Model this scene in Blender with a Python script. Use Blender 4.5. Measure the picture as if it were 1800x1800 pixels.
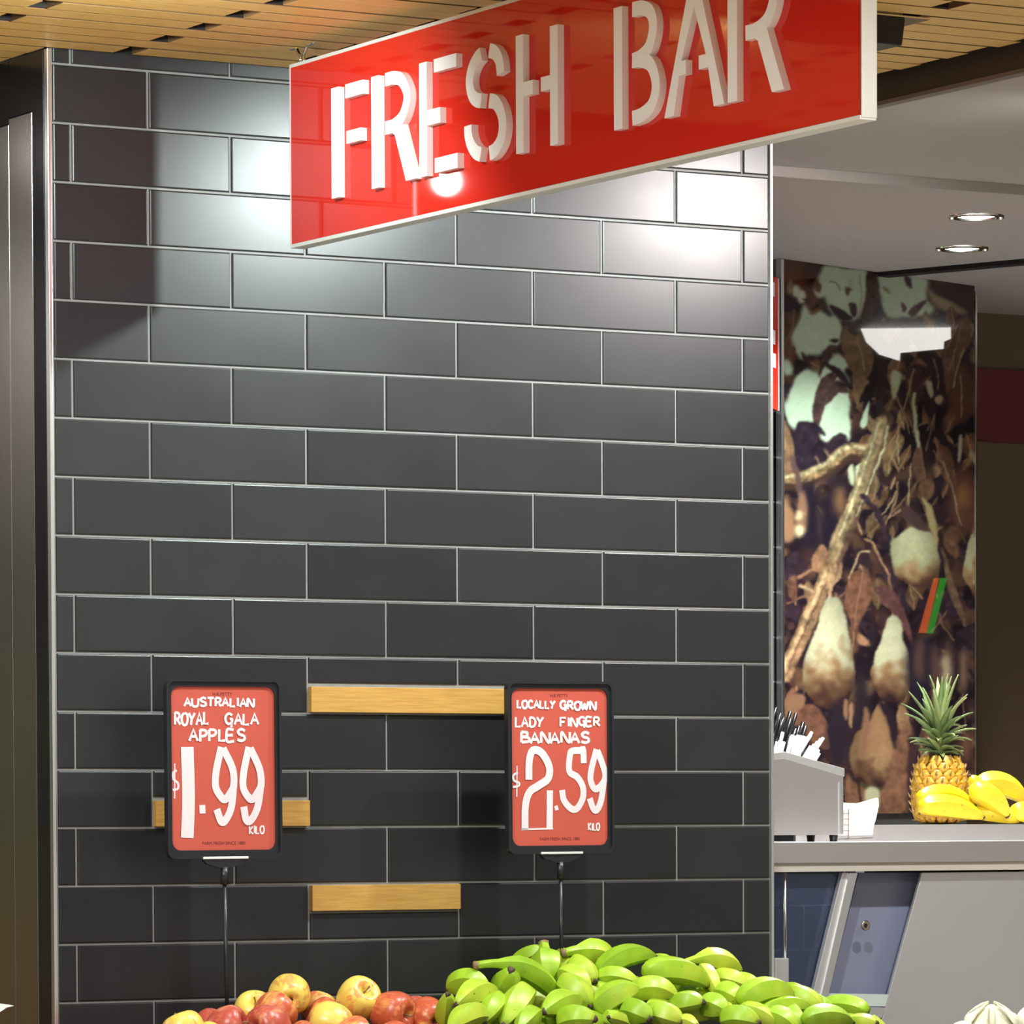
import bpy, bmesh, math, random
import numpy as np
from mathutils import Vector, Matrix
random.seed(7)
scn = bpy.context.scene
COL = scn.collection
for o in list(bpy.data.objects): bpy.data.objects.remove(o)

# ------------------------------------------------------------------ camera
CAM_POS = Vector((-3.595, -7.7014, 1.55))
YAW, PITCH, ROLL = -0.5263276, -0.0404588, 0.0040835   # solved from the tile courses
FPX, PCX, PCY = 8500.0, 900.0, 1792.9                  # focal length and principal point on the 1800 px frame
def cam_dir(a, b):
    xx = math.cos(ROLL)*a + math.sin(ROLL)*b
    z2 = -math.sin(ROLL)*a + math.cos(ROLL)*b
    d = math.cos(PITCH) - math.sin(PITCH)*z2
    z = math.sin(PITCH) + math.cos(PITCH)*z2
    c, s = math.cos(YAW), math.sin(YAW)
    return Vector((c*xx - s*d, s*xx + c*d, z))
fw = cam_dir(0, 0); rt = cam_dir(1, 0) - fw; up = cam_dir(0, 1) - fw
cd = bpy.data.cameras.new('camera'); co = bpy.data.objects.new('camera', cd); COL.objects.link(co)
m = Matrix.Identity(4)
for i, v in enumerate((rt, up, -fw)):
    for j in range(3): m[j][i] = v[j]
m.translation = CAM_POS
co.matrix_world = m
cd.sensor_width = 36.0; cd.sensor_fit = 'HORIZONTAL'; cd.lens = FPX/1800*36
cd.shift_x = (900-PCX)/1800; cd.shift_y = (PCY-900)/1800
cd.clip_start = 0.1; cd.clip_end = 100
scn.camera = co

# ------------------------------------------------------------------ exposure, world, lights
scn.view_settings.view_transform = 'Standard'
scn.view_settings.look = 'None'
scn.view_settings.gamma = 1.0
scn.view_settings.use_curve_mapping = False
scn.view_settings.exposure = 0.0
w = bpy.data.worlds.new('shop_ambience'); scn.world = w; w.use_nodes = True
w.node_tree.nodes['Background'].inputs[0].default_value = (1.0, 0.95, 0.88, 1)
w.node_tree.nodes['Background'].inputs[1].default_value = 0.40

def spot(name, loc, target, power, color, angle, radius=0.03, blend=0.6):
    l = bpy.data.lights.new(name, 'SPOT'); l.energy = power; l.color = color
    l.spot_size = math.radians(angle); l.spot_blend = blend; l.shadow_soft_size = radius
    o = bpy.data.objects.new(name, l); COL.objects.link(o); o.location = loc
    o.rotation_euler = (Vector(target)-Vector(loc)).to_track_quat('-Z', 'Y').to_euler()
    return o
COOL, WARM, NEUT = (0.88, 1.0, 0.98), (1.0, 0.93, 0.9), (1.0, 0.97, 0.92)
spot('wall_washer_light', (0.88, -0.83, 2.845), (0.75, -0.12, 1.9), 84, COOL, 130, .028)
spot('wall_washer_light', (1.82, -0.83, 2.835), (1.45, -0.12, 1.9), 86, WARM, 130, .028)
spot('wall_washer_light', (-0.30, -0.90, 2.845), (0.0, -0.05, 2.2), 42, COOL, 140, .028)
spot('aisle_downlight_light', (-0.60, 0.87, 2.85), (0.0, -0.3, 1.6), .9, NEUT, 150, .03)
spot('bar_downlight_light', (2.42, 0.686, 2.80), (2.42, 0.70, 0), 150, (1, .95, .97), 130, .04)
spot('bar_downlight_light', (2.72, 1.164, 2.80), (2.72, 1.16, 0), 60, (.85, 1, .93), 130, .04)
def panel(loc, sx, sy, power, color=(1, .97, .93)):
    l = bpy.data.lights.new('unseen_fill_panel_light', 'AREA'); l.shape = 'RECTANGLE'; l.size = sx; l.size_y = sy; l.energy = power; l.color = color  # unseen fill added to brighten the room, no fitting built
    o = bpy.data.objects.new('unseen_fill_panel_light', l); COL.objects.link(o); o.location = loc
for lx, ly, pw in ((-2.0, -1.9, 125), (.6, -3.4, 42), (3.4, -3.0, 50), (-2.2, -5.6, 60), (1.2, -6.2, 55)):  # the strong one is added to light the sign letters
    panel((lx, ly, 2.86), 1.2, .6, pw, (.97, 1, 1) if pw > 100 else (1, .97, .93))
panel((-2.6, 3.2, 2.86), 1.2, .6, 55)  # added fill for the aisle wall that the steel mirrors

# ------------------------------------------------------------------ helpers
def pix(px, py, y):
    """world point on the plane y = const that the photograph shows at (px, py)"""
    v = cam_dir((px-PCX)/FPX, (PCY-py)/FPX)
    return CAM_POS + v*((y-CAM_POS.y)/v.y)

def s2l(c):
    return tuple(((x/255)/12.92 if x/255 <= .04045 else ((x/255+.055)/1.055)**2.4) for x in c)

def link(o, parent=None):
    COL.objects.link(o)
    if parent is not None: o.parent = parent
    return o
def tag(o, label=None, cat=None, group=None, kind=None):
    if label: o['label'] = label
    if cat: o['category'] = cat
    if group: o['group'] = group
    if kind: o['kind'] = kind
    return o
def empty(name, loc, label, cat, group=None):
    o = bpy.data.objects.new(name, None); o.empty_display_size = .05
    link(o); o.location = loc
    return tag(o, label, cat, group)
def mesh_obj(name, bm, mat, parent=None, smooth=False, loc=None):
    me = bpy.data.meshes.new(name); bm.normal_update()
    bm.to_mesh(me); bm.free()
    if mat: me.materials.append(mat)
    if smooth:
        for p in me.polygons: p.use_smooth = True
    o = bpy.data.objects.new(name, me); link(o, parent)
    if loc is not None:
        o.location = loc
    return o
def local(bm, o):
    """shift bmesh built in world coordinates into the frame of an unrotated parent"""
    bmesh.ops.translate(bm, verts=bm.verts, vec=-Vector(o.location)); return bm

def bm_box(x0, x1, y0, y1, z0, z1, bm=None, bevel=0):
    b = bmesh.new()
    vs = [b.verts.new((x, y, z)) for z in (z0, z1) for y in (y0, y1) for x in (x0, x1)]
    for f in ((0,2,3,1),(4,5,7,6),(0,1,5,4),(2,6,7,3),(0,4,6,2),(1,3,7,5)): b.faces.new([vs[i] for i in f])
    if bevel: bmesh.ops.bevel(b, geom=b.edges[:], offset=bevel, segments=2, affect='EDGES', profile=.6)
    return merge(bm, b)
def merge(bm, b):
    if bm is None: return b
    me = bpy.data.meshes.new('tmp'); b.to_mesh(me); b.free(); bm.from_mesh(me); bpy.data.meshes.remove(me); return bm
def bm_prism(pts, d, bm=None, bevel=0):
    """polygon of 3-D points extruded by vector d"""
    b = bmesh.new()
    a = [b.verts.new(p) for p in pts]; c = [b.verts.new(Vector(p)+Vector(d)) for p in pts]
    b.faces.new(a); b.faces.new(c[::-1]); n = len(a)
    for i in range(n): b.faces.new((a[i], c[i], c[(i+1) % n], a[(i+1) % n]))
    bmesh.ops.recalc_face_normals(b, faces=b.faces)
    if bevel: bmesh.ops.bevel(b, geom=b.edges[:], offset=bevel, segments=2, affect='EDGES', profile=.6)
    return merge(bm, b)
def bm_tube(pts, r, n=10, bm=None, caps=True, prof=None):
    b = bmesh.new(); pts = [Vector(p) for p in pts]
    rr = r if isinstance(r, (list, tuple)) else [r]*len(pts)
    rings = []; ref = None
    for i, p in enumerate(pts):
        t = (pts[min(i+1, len(pts)-1)]-pts[max(i-1, 0)]).normalized()
        if ref is None:
            ref = t.orthogonal().normalized()
        ref = (ref - t*ref.dot(t)).normalized(); q = t.cross(ref)
        ring = []
        for k in range(n):
            a = 2*math.pi*k/n; f = prof(a) if prof else 1
            ring.append(b.verts.new(p+(ref*math.cos(a)+q*math.sin(a))*rr[i]*f))
        rings.append(ring)
    for i in range(len(rings)-1):
        for k in range(n):
            b.faces.new((rings[i][k], rings[i][(k+1) % n], rings[i+1][(k+1) % n], rings[i+1][k]))
    if caps: b.faces.new(rings[0][::-1]); b.faces.new(rings[-1])
    bmesh.ops.recalc_face_normals(b, faces=b.faces)
    return merge(bm, b)
def bm_lathe(prof, n=24, bm=None, fn=None):
    b = bmesh.new(); rings = []
    for r, z in prof:
        if r < 1e-6: rings.append([b.verts.new((0, 0, z))])
        else:
            rings.append([b.verts.new((r*(fn(2*math.pi*k/n, z) if fn else 1)*math.cos(2*math.pi*k/n),
                                       r*(fn(2*math.pi*k/n, z) if fn else 1)*math.sin(2*math.pi*k/n), z)) for k in range(n)])
    for A, B in zip(rings[:-1], rings[1:]):
        for k in range(n):
            k2 = (k+1) % n
            if len(A) == 1 and len(B) == 1: continue
            if len(A) == 1: b.faces.new((A[0], B[k2], B[k]))
            elif len(B) == 1: b.faces.new((A[k], A[k2], B[0]))
            else: b.faces.new((A[k], A[k2], B[k2], B[k]))
    bmesh.ops.recalc_face_normals(b, faces=b.faces)
    return merge(bm, b)
def catmull(pts, n=6):
    P = [Vector(p) for p in pts]
    if len(P) < 3: return P
    Q = [P[0]*2-P[1]]+P+[P[-1]*2-P[-2]]; out = []
    for i in range(1, len(Q)-2):
        for k in range(n):
            t = k/n; p0, p1, p2, p3 = Q[i-1], Q[i], Q[i+1], Q[i+2]
            out.append(.5*((2*p1)+(p2-p0)*t+(2*p0-5*p1+4*p2-p3)*t*t+(3*p1-p0-3*p2+p3)*t**3))
    out.append(P[-1]); return out
def outline(pts, wd):
    """thick stroke around a 2-D centre line -> polygon"""
    P = [Vector(p) for p in pts]; L = []; R = []
    for i, p in enumerate(P):
        t = P[min(i+1, len(P)-1)]-P[max(i-1, 0)]
        t = t.normalized() if t.length > 0 else Vector((1, 0))
        nrm = Vector((-t.y, t.x))*(wd/2); L.append(p+nrm); R.append(p-nrm)
    return L+R[::-1]

# ------------------------------------------------------------------ materials
def new_mat(name):
    mt = bpy.data.materials.new(name); mt.use_nodes = True
    return mt, mt.node_tree, mt.node_tree.nodes['Principled BSDF']
def mat(name, col, rough=.5, metal=0., spec=.5, coat=0., noise=None, bump=None, coords='Object', trans=0., ior=1.45, stretch=None):
    """principled material; noise = (scale, amount, second colour), bump = (scale, strength)"""
    mt, nt, p = new_mat(name)
    p.inputs['Base Color'].default_value = (*col, 1); p.inputs['Roughness'].default_value = rough
    p.inputs['Metallic'].default_value = metal; p.inputs['Specular IOR Level'].default_value = spec
    p.inputs['Coat Weight'].default_value = coat; p.inputs['Coat Roughness'].default_value = .05
    p.inputs['Transmission Weight'].default_value = trans; p.inputs['IOR'].default_value = ior
    if noise or bump:
        tc = nt.nodes.new('ShaderNodeTexCoord'); src = tc.outputs[coords]
        if stretch:
            mp = nt.nodes.new('ShaderNodeMapping'); mp.inputs['Scale'].default_value = stretch
            nt.links.new(src, mp.inputs['Vector']); src = mp.outputs['Vector']
    if noise:
        sc, amt, c2 = noise
        n = nt.nodes.new('ShaderNodeTexNoise'); n.inputs['Scale'].default_value = sc; n.inputs['Detail'].default_value = 5
        nt.links.new(src, n.inputs['Vector'])
        r = nt.nodes.new('ShaderNodeMapRange'); r.inputs[1].default_value = .35; r.inputs[2].default_value = .7; r.inputs[4].default_value = amt
        nt.links.new(n.outputs['Fac'], r.inputs[0])
        mx = nt.nodes.new('ShaderNodeMix'); mx.data_type = 'RGBA'
        mx.inputs[6].default_value = (*col, 1); mx.inputs[7].default_value = (*c2, 1)
        nt.links.new(r.outputs[0], mx.inputs[0]); nt.links.new(mx.outputs[2], p.inputs['Base Color'])
    if bump:
        n2 = nt.nodes.new('ShaderNodeTexNoise'); n2.inputs['Scale'].default_value = bump[0]; n2.inputs['Detail'].default_value = 3
        nt.links.new(src, n2.inputs['Vector'])
        bp = nt.nodes.new('ShaderNodeBump'); bp.inputs['Strength'].default_value = bump[1]; bp.inputs['Distance'].default_value = .002
        nt.links.new(n2.outputs['Fac'], bp.inputs['Height']); nt.links.new(bp.outputs['Normal'], p.inputs['Normal'])
    return mt
def emis(name, col, strength):
    mt, nt, p = new_mat(name)
    p.inputs['Base Color'].default_value = (*col, 1)
    p.inputs['Emission Color'].default_value = (*col, 1); p.inputs['Emission Strength'].default_value = strength
    return mt

def tile_material():
    mt, nt, p = new_mat('charcoal_satin_tile')
    tc = nt.nodes.new('ShaderNodeTexCoord')
    n = nt.nodes.new('ShaderNodeTexNoise'); n.inputs['Scale'].default_value = 6; n.inputs['Detail'].default_value = 6
    nt.links.new(tc.outputs['Object'], n.inputs['Vector'])
    oi = nt.nodes.new('ShaderNodeObjectInfo')
    ad = nt.nodes.new('ShaderNodeMath'); ad.operation = 'ADD'; nt.links.new(n.outputs['Fac'], ad.inputs[0]); nt.links.new(oi.outputs['Random'], ad.inputs[1])
    rp = nt.nodes.new('ShaderNodeMapRange'); rp.inputs[1].default_value = .3; rp.inputs[2].default_value = 1.6
    nt.links.new(ad.outputs[0], rp.inputs[0])
    mx = nt.nodes.new('ShaderNodeMix'); mx.data_type = 'RGBA'
    mx.inputs[6].default_value = (.010, .0105, .012, 1); mx.inputs[7].default_value = (.018, .019, .021, 1)
    nt.links.new(rp.outputs[0], mx.inputs[0]); nt.links.new(mx.outputs[2], p.inputs['Base Color'])
    r2 = nt.nodes.new('ShaderNodeMapRange'); r2.inputs[3].default_value = .30; r2.inputs[4].default_value = .40
    nt.links.new(n.outputs['Fac'], r2.inputs[0]); nt.links.new(r2.outputs[0], p.inputs['Roughness'])
    n2 = nt.nodes.new('ShaderNodeTexNoise'); n2.inputs['Scale'].default_value = 900
    nt.links.new(tc.outputs['Object'], n2.inputs['Vector'])
    bp = nt.nodes.new('ShaderNodeBump'); bp.inputs['Strength'].default_value = .06; bp.inputs['Distance'].default_value = .001
    nt.links.new(n2.outputs['Fac'], bp.inputs['Height']); nt.links.new(bp.outputs['Normal'], p.inputs['Normal'])
    return mt
M = {}
M['tile'] = tile_material()
M['grout'] = mat('light_grey_grout', (.24, .24, .235), .85, noise=(60, .5, (.18, .18, .175)))
M['alu'] = mat('bright_aluminium_trim', (.86, .87, .88), .28, 1.0)
M['timber'] = mat('oak_strip', (.52, .30, .075), .45, noise=(18, .8, (.40, .21, .045)), bump=(60, .15), stretch=(1, 8, 14))
M['slat'] = mat('cedar_slat', (.80, .52, .17), .42, noise=(14, .9, (.64, .37, .10)), bump=(50, .2), stretch=(1, 10, 10))
M['endgrain_gap_shade'] = mat('cut_timber_gap_shade', (.14, .07, .028), .8)  # cut ends and slat sides, coloured darker for shade in gaps and notches
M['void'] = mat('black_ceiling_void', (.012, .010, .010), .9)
M['fascia'] = mat('dark_bronze_fascia', (.045, .036, .028), .5)
M['plaster'] = mat('grey_painted_plasterboard', (.39, .36, .34), .55, noise=(3, .4, (.35, .325, .31)))
M['steel'] = mat('brushed_stainless', (.50, .48, .45), .24, 1.0, noise=(4, .5, (.42, .41, .39)), bump=(40, .05), stretch=(60, 60, 1))
M['steel_h'] = mat('brushed_stainless_horizontal', (.80, .78, .77), .40, 1.0, bump=(40, .12), stretch=(1, 60, 60))
M['steel_dull'] = mat('dull_stainless_sheet', (.82, .83, .82), .55, 1.0, noise=(2, .5, (.70, .72, .74)))
M['black_gloss'] = mat('black_gloss_panel', (.010, .011, .012), .22)
M['black_plastic'] = mat('black_plastic', (.015, .017, .02), .32)
M['red_acrylic'] = mat('red_gloss_acrylic', (.60, .023, .013), .04, spec=.55, coat=0, noise=(3, .25, (.53, .020, .009)))
M['red_acrylic'].node_tree.nodes['Principled BSDF'].inputs['Coat Roughness'].default_value = .03
M['red_acrylic'].node_tree.nodes['Principled BSDF'].inputs['Coat IOR'].default_value = 1.55
M['letter'] = mat('white_acrylic', (.86, .86, .87), .22)
M['frame_white'] = mat('white_anodised_frame', (.80, .82, .80), .35, .3)
M['chrome'] = mat('chrome', (.85, .82, .78), .12, 1.0)
M['card'] = mat('red_price_card', (.47, .076, .048), .6, noise=(7, .6, (.40, .060, .038)), bump=(9, .6))
M['marker'] = mat('white_marker_ink', (.68, .63, .66), .6, noise=(30, .6, (.57, .50, .53)), stretch=(1, 1, .15))
M['card_print'] = mat('dark_red_print', (.10, .012, .012), .6)
M['floor'] = mat('beige_floor_tile', (.66, .60, .50), .4)
M['shopwall'] = mat('shop_wall_paint', (.09, .075, .06), .7)
M['brown'] = mat('brown_painted_wall', (.10, .066, .035), .7)
M['redband'] = mat('dark_red_painted_band', (.10, .006, .008), .6)

# ------------------------------------------------------------------ structure
ZC = 2.898                     # underside of the timber ceiling
Z0, RH, TW = 2.8725, 0.102, 0.31008
XL, XR = -0.037, 1.4495

fl = mesh_obj('floor', bm_box(-9, 9, -10, 6, -.05, 0), M['floor']); tag(fl, kind='structure')

# tiled pier
wall = mesh_obj('wall_front', bm_box(XL, XR, .003, .32, 0, ZC+.1), M['grout']); tag(wall, 'charcoal tiled pier wall', kind='structure')
G = .0036
def tile_mesh(wd, ht, th=.007, bv=.0028):
    b = bmesh.new(); x, z = wd/2, ht/2
    def ring(ix, y): return [b.verts.new(p) for p in ((-x+ix, y, -z+ix), (x-ix, y, -z+ix), (x-ix, y, z-ix), (-x+ix, y, z-ix))]
    a = ring(0, .003); c = ring(0, -th*.12); d = ring(bv*.35, -th*.40); e = ring(bv, -th*.5)
    for A, B in ((a, c), (c, d), (d, e)):
        for k in range(4): b.faces.new((A[k], A[(k+1) % 4], B[(k+1) % 4], B[k]))
    b.faces.new(e)
    me = bpy.data.meshes.new('tile'); b.normal_update(); b.to_mesh(me); b.free(); me.materials.append(M['tile']); return me
tile_cache = {}
def put_tile(parent, x0, x1, z0, z1, y=0.0035, frame=None):
    wd, ht = x1-x0-G, z1-z0-G
    if wd < .006 or ht < .006: return
    key = (round(wd, 4), round(ht, 4))
    if key not in tile_cache: tile_cache[key] = tile_mesh(wd, ht)
    o = bpy.data.objects.new('tile', tile_cache[key]); link(o, parent)
    o.location = ((x0+x1)/2, y, (z0+z1)/2)
    o.rotation_euler = (random.uniform(-.0030, .0030), 0, random.uniform(-.0025, .0025))
    return o
def inset(x0, x1, z0, z1):
    o = mesh_obj('timber_inset', bm_box(x0+.002, x1-.002, -.009, .004, z0+.001, z1-.003, bevel=.0008), M['timber'], wall)
    o['label'] = 'honey coloured timber strip set between the charcoal tiles'
ins = {10: (1.48, 3.48, 'low'), 12: (.48, 1.48, 'low'), 14: (1.48, 2.48, 'high')}
for n in range(-1, 18):
    zt, zb = Z0-RH*n, Z0-RH*(n+1)
    off = 0 if n % 2 else .4801
    js = [XL+.001]+[(k+off)*TW for k in range(-1, 6) if XL+.012 < (k+off)*TW < XR-.012]+[XR]
    zt = min(zt, ZC+.05)
    for a, b_ in zip(js[:-1], js[1:]):
        lo, hi = zb, zt
        if n in ins:
            u0, u1, where = ins[n]; mid = ((a+b_)/2)/TW
            if u0 < mid < u1:
                half = zb+RH*(.497 if where == 'low' else .51)
                if where == 'low': lo = half+.002
                else: hi = half-.002
        put_tile(wall, a, b_, lo, hi)
for n, (u0, u1, where) in ins.items():
    zt, zb = Z0-RH*n, Z0-RH*(n+1)
    if where == 'low': inset(u0*TW, u1*TW, zb+.001, zb+RH*.497)
    else: inset(u0*TW, u1*TW, zb+RH*.51, zt)
# edge trims
t1 = mesh_obj('trim_1', bm_box(-.0455, -.0385, -.002, .012, 0, ZC, bevel=.001), M['alu']); tag(t1, 'white metal edge trim left of the tiles', kind='structure')
t2 = mesh_obj('trim_2', bm_box(XR+.0005, XR+.0065, -.002, .012, 0, ZC+.05, bevel=.001), M['alu']); tag(t2, 'white metal edge trim right of the tiles', kind='structure')
# stainless cladding round the left side of the pier
wl = mesh_obj('wall_left', bm_box(-.043, -.0372, .012, .60, 0, ZC), M['black_gloss']); tag(wl, 'dark clad side of the pier', kind='structure')
mesh_obj('cladding_panel', bm_box(-.047, -.043, .0130, .060, 0, ZC-.001, bevel=.0006), M['black_gloss'], wl)
mesh_obj('cladding_panel', bm_box(-.0475, -.043, .0615, .1570, 0, 2.795, bevel=.001), M['steel'], wl)
mesh_obj('cladding_panel', bm_box(-.0475, -.043, .1590, .36, 0, 2.785, bevel=.001), M['steel'], wl)
mesh_obj('cladding_panel', bm_box(-.0460, -.043, .0615, .1570, 2.797, ZC-.001), M['black_gloss'], wl)
mesh_obj('cladding_panel', bm_box(-.0460, -.043, .1590, .36, 2.787, ZC-.001), M['black_gloss'], wl)

# timber slat ceiling
ceil = mesh_obj('ceiling', bm_box(-6, 1.43, -9, .5, ZC+.055, ZC+.08), M['void']); tag(ceil, 'black void above the timber slats', kind='structure')
slat_cache = {}
PIT, SW = .0716, .0645
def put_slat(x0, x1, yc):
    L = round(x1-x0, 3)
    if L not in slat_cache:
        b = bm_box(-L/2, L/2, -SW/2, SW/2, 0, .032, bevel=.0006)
        me = bpy.data.meshes.new('slat'); b.to_mesh(me); b.free(); me.materials.append(M['slat']); me.materials.append(M['endgrain_gap_shade']); slat_cache[L] = me
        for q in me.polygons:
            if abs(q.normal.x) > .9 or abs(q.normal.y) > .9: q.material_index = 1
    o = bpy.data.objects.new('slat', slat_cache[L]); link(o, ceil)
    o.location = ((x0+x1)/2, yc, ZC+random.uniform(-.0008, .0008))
for k in range(-3, 62):
    yc = -.004-PIT*(k+.5)
    first = .078 if k % 2 == 0 else -.250
    x = first-.655*2
    xend = 1.397+random.uniform(-.012, .012)
    if k < 0: xend = -.05          # the strip beside the pier only
    while x < xend:
        x0, x1 = x+.036, min(x+.655, xend)
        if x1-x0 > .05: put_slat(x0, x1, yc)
        x += .655
    if k >= 0: mesh_obj('gap_shade_strip', bm_box(-1.3, 1.39, yc-PIT/2-.0036, yc-PIT/2+.0036, ZC+.0016, ZC+.012), M['void'], ceil)  # black strips put into the slat gaps for the shade there
ca_ = mesh_obj('ceiling', bm_box(-7, -.05, .5, 5.1, ZC, ZC+.08), mat('dim_aisle_ceiling', (.10, .06, .03), .8)); tag(ca_, 'dim ceiling over the aisle left of the pier', kind='structure')
cb_ = mesh_obj('ceiling', bm_box(-7, 1.40, -9, -.004-PIT*62-.002, ZC, ZC+.05), M['slat']); tag(cb_, 'timber ceiling continuing over the shop', kind='structure')
cw_ = mesh_obj('ceiling', bm_box(-7, -1.32, -.004-PIT*62, .5, ZC, ZC+.05), M['slat']); tag(cw_, 'timber ceiling continuing to the left', kind='structure')
# dark fascia and the lower grey ceilings over the bar
f1 = mesh_obj('trim_3', bm_box(1.425, 1.445, -9, -.002, 2.858, ZC+.08), M['fascia']); tag(f1, 'dark fascia where the timber ceiling stops', kind='structure')
f2 = mesh_obj('trim_4', bm_box(1.423, 1.447, -9, -.002, 2.850, 2.8575), mat('grey_brown_edge_strip', (.16, .13, .115), .5)); tag(f2, 'narrow grey lip under the dark fascia', kind='structure')
c1 = mesh_obj('ceiling', bm_box(1.447, 7, -9, .36, 2.850, 2.90), M['plaster']); tag(c1, 'grey painted ceiling over the counter', kind='structure')
c2 = mesh_obj('ceiling', bm_box(.4, 7, .36, 4.2, 2.829, 2.90), M['plaster']); tag(c2, 'lower grey painted ceiling behind the counter', kind='structure')
tr = mesh_obj('trim_5', bm_prism([(2.815, 1.66, 2.829), (3.42, .06, 2.829), (3.46, .075, 2.829), (2.855, 1.675, 2.829)], (0, 0, -.010)), M['void']); tag(tr, 'thin black strip across the bar ceiling', kind='structure')  # flat black strip standing just below the ceiling

# back wall of the bar, turned about nineteen degrees
PA, PB = Vector((2.4823, 1.5221, 0)), Vector((3.1909, 1.7678, 0))
pdir = (PB-PA).normalized(); pnor = Vector((pdir.y, -pdir.x, 0))     # normal faces the customers
ang = math.atan2(pdir.y, pdir.x)
bw = bpy.data.objects.new('wall_back', None); link(bw); bw.location = PA; bw.rotation_euler = (0, 0, ang); tag(bw, 'dark tiled back wall of the bar', kind='structure')
bwb = mesh_obj('wall_body', bm_box(-1.6, .745, .020, .10, 0, 2.83), M['grout'], bw)
for n in range(0, 20):
    zt = 2.79-RH*n; off = (0 if n % 2 else .5)
    for k in range(-4, 2):
        a, b_ = -.055+(k+off)*TW, -.055+(k+1+off)*TW
        a, b_ = max(a, -1.2), min(b_, .30)
        if b_-a > .01: put_tile(bw, a, b_, zt-RH, zt, y=.0205)
wr = mesh_obj('wall_right', bm_box(3.2, 7, 2.26, 2.36, 0, 2.83), M['brown']); tag(wr, 'brown wall far behind the bar', kind='structure')
mesh_obj('colour_band', bm_box(3.2, 7, 2.252, 2.26, 2.506, 2.689), M['redband'], wr)
mesh_obj('wall_pilaster', bm_box(3.2, pix(1741, 900, 2.24).x, 2.24, 2.252, 0, 2.505), M['brown'], wr)
# shop walls out of shot that the steel mirrors
ws = mesh_obj('wall_shop', bm_box(-7, -6.9, -10, 6, 0, 3.2), M['shopwall']); tag(ws, kind='structure')
ws2 = mesh_obj('wall_aisle', bm_box(-7, -.3, 5.0, 5.1, 0, 3.2), M['shopwall']); tag(ws2, kind='structure')
for z0_, z1_, c_ in ((.55, 1.02, (.16, .085, .03)), (1.02, 1.30, (.20, .12, .045)), (1.30, 1.52, (.10, .13, .04)), (1.52, 1.72, (.04, .03, .025)), (1.72, 1.92, (.16, .19, .08)), (1.92, 2.10, (.10, .09, .06)), (2.10, 2.40, (.035, .035, .035)), (2.40, 2.84, (.22, .19, .16))):
    mesh_obj('colour_band', bm_box(-7, -.3, 4.985, 5.0, z0_, z1_), mat('aisle_reflection_band', c_, .7), ws2)  # coloured strips added in place of unseen shelving, for the steel to mirror
wbe = mesh_obj('wall_bar_end', bm_box(6.2, 6.3, -1.5, 4, 0, 2.83), M['shopwall']); tag(wbe, kind='structure')  # unseen dark end wall, added to cut the wash in the poster

# ------------------------------------------------------------------ hanging sign
SX, SY0, SY1, SZ0, SZ1 = .320, -.210, -1.962, 2.5535, 2.8640
sign = empty('hanging_sign', (SX+.0125, (SY0+SY1)/2, SZ0), 'long red hanging sign with raised white letters reading FRESH BAR', 'sign')
def sp(name, bm, mt, smooth=False): return mesh_obj(name, local(bm, sign), mt, sign, smooth)
sp('sign_panel', bm_box(SX, SX+.025, SY1+.003, SY0-.002, SZ0+.004, SZ1-.003), M['red_acrylic'])
sp('frame_edge', bm_box(SX-.0012, SX+.0265, SY1, SY0, SZ0-.003, SZ0+.0035, bevel=.0005), M['frame_white'])
sp('frame_edge', bm_box(SX-.0012, SX+.0265, SY1, SY0, SZ1-.003, SZ1+.003, bevel=.0005), M['frame_white'])
sp('frame_edge', bm_box(SX+.0010, SX+.0265, SY1-.002, SY1+.002, SZ0, SZ1, bevel=.0005), M['frame_white'])
sp('frame_edge', bm_box(SX-.0010, SX+.0265, SY0-.002, SY0+.0005, SZ0, SZ1), M['frame_white'])
LT, LB, TH = 2.8025, 2.6160, .0115
def bm_strip(pts, wd, th, bm):
    b = bmesh.new(); ol = outline(pts, wd); n = len(pts)
    F = [b.verts.new((SX-th, SY0-q.x, q.y)) for q in ol]; K = [b.verts.new((SX, SY0-q.x, q.y)) for q in ol]
    for k in range(n-1):
        i, j, a, c = k, k+1, 2*n-2-k, 2*n-1-k
        b.faces.new((F[i], F[j], F[a], F[c])); b.faces.new((K[i], K[c], K[a], K[j]))
        b.faces.new((F[i], K[i], K[j], F[j])); b.faces.new((F[c], F[a], K[a], K[c]))
    b.faces.new((F[0], F[2*n-1], K[2*n-1], K[0])); b.faces.new((F[n-1], K[n-1], K[n], F[n]))
    bmesh.ops.recalc_face_normals(b, faces=b.faces); return merge(bm, b)
def letter(pieces, name='letter'):
    bm = None
    for pts in pieces:
        th = TH+.0004*pieces.index(pts)          # overlapping strokes must not share a face
        if isinstance(pts, tuple): bm = bm_strip(pts[0], pts[1], th, bm)
        else: bm = bm_prism([(SX-th, SY0-s, z) for s, z in pts], (th, 0, 0), bm)
    return sp(name, bm, M['letter'])
def R_(s0, s1, z0, z1): return [(s0, z0), (s1, z0), (s1, z1), (s0, z1)]
def stroke(pts, wd=.0235, n=6): return (catmull([Vector(p) for p in pts], n), wd)
letter([R_(.1725, .1985, LB, LT), R_(.2237, .2864, .7790+2, LT), R_(.2278, .2783, 2.7020, 2.7235)])
def letter_R(d):
    bowl = stroke([(.3643+d, 2.7915), (.394+d, 2.7910), (.421+d, 2.7830), (.4395+d, 2.7560), (.425+d, 2.7260), (.395+d, 2.7130), (.3643+d, 2.7115)], .0220)
    leg = [(.384+d, 2.7035), (.398+d, 2.6960), (.4355+d, LB), (.4679+d, LB), (.4180+d, 2.7200), (.400+d, 2.7235)]
    return [R_(.3152+d, .3405+d, LB, LT), bowl, leg]
letter(letter_R(0))
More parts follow.
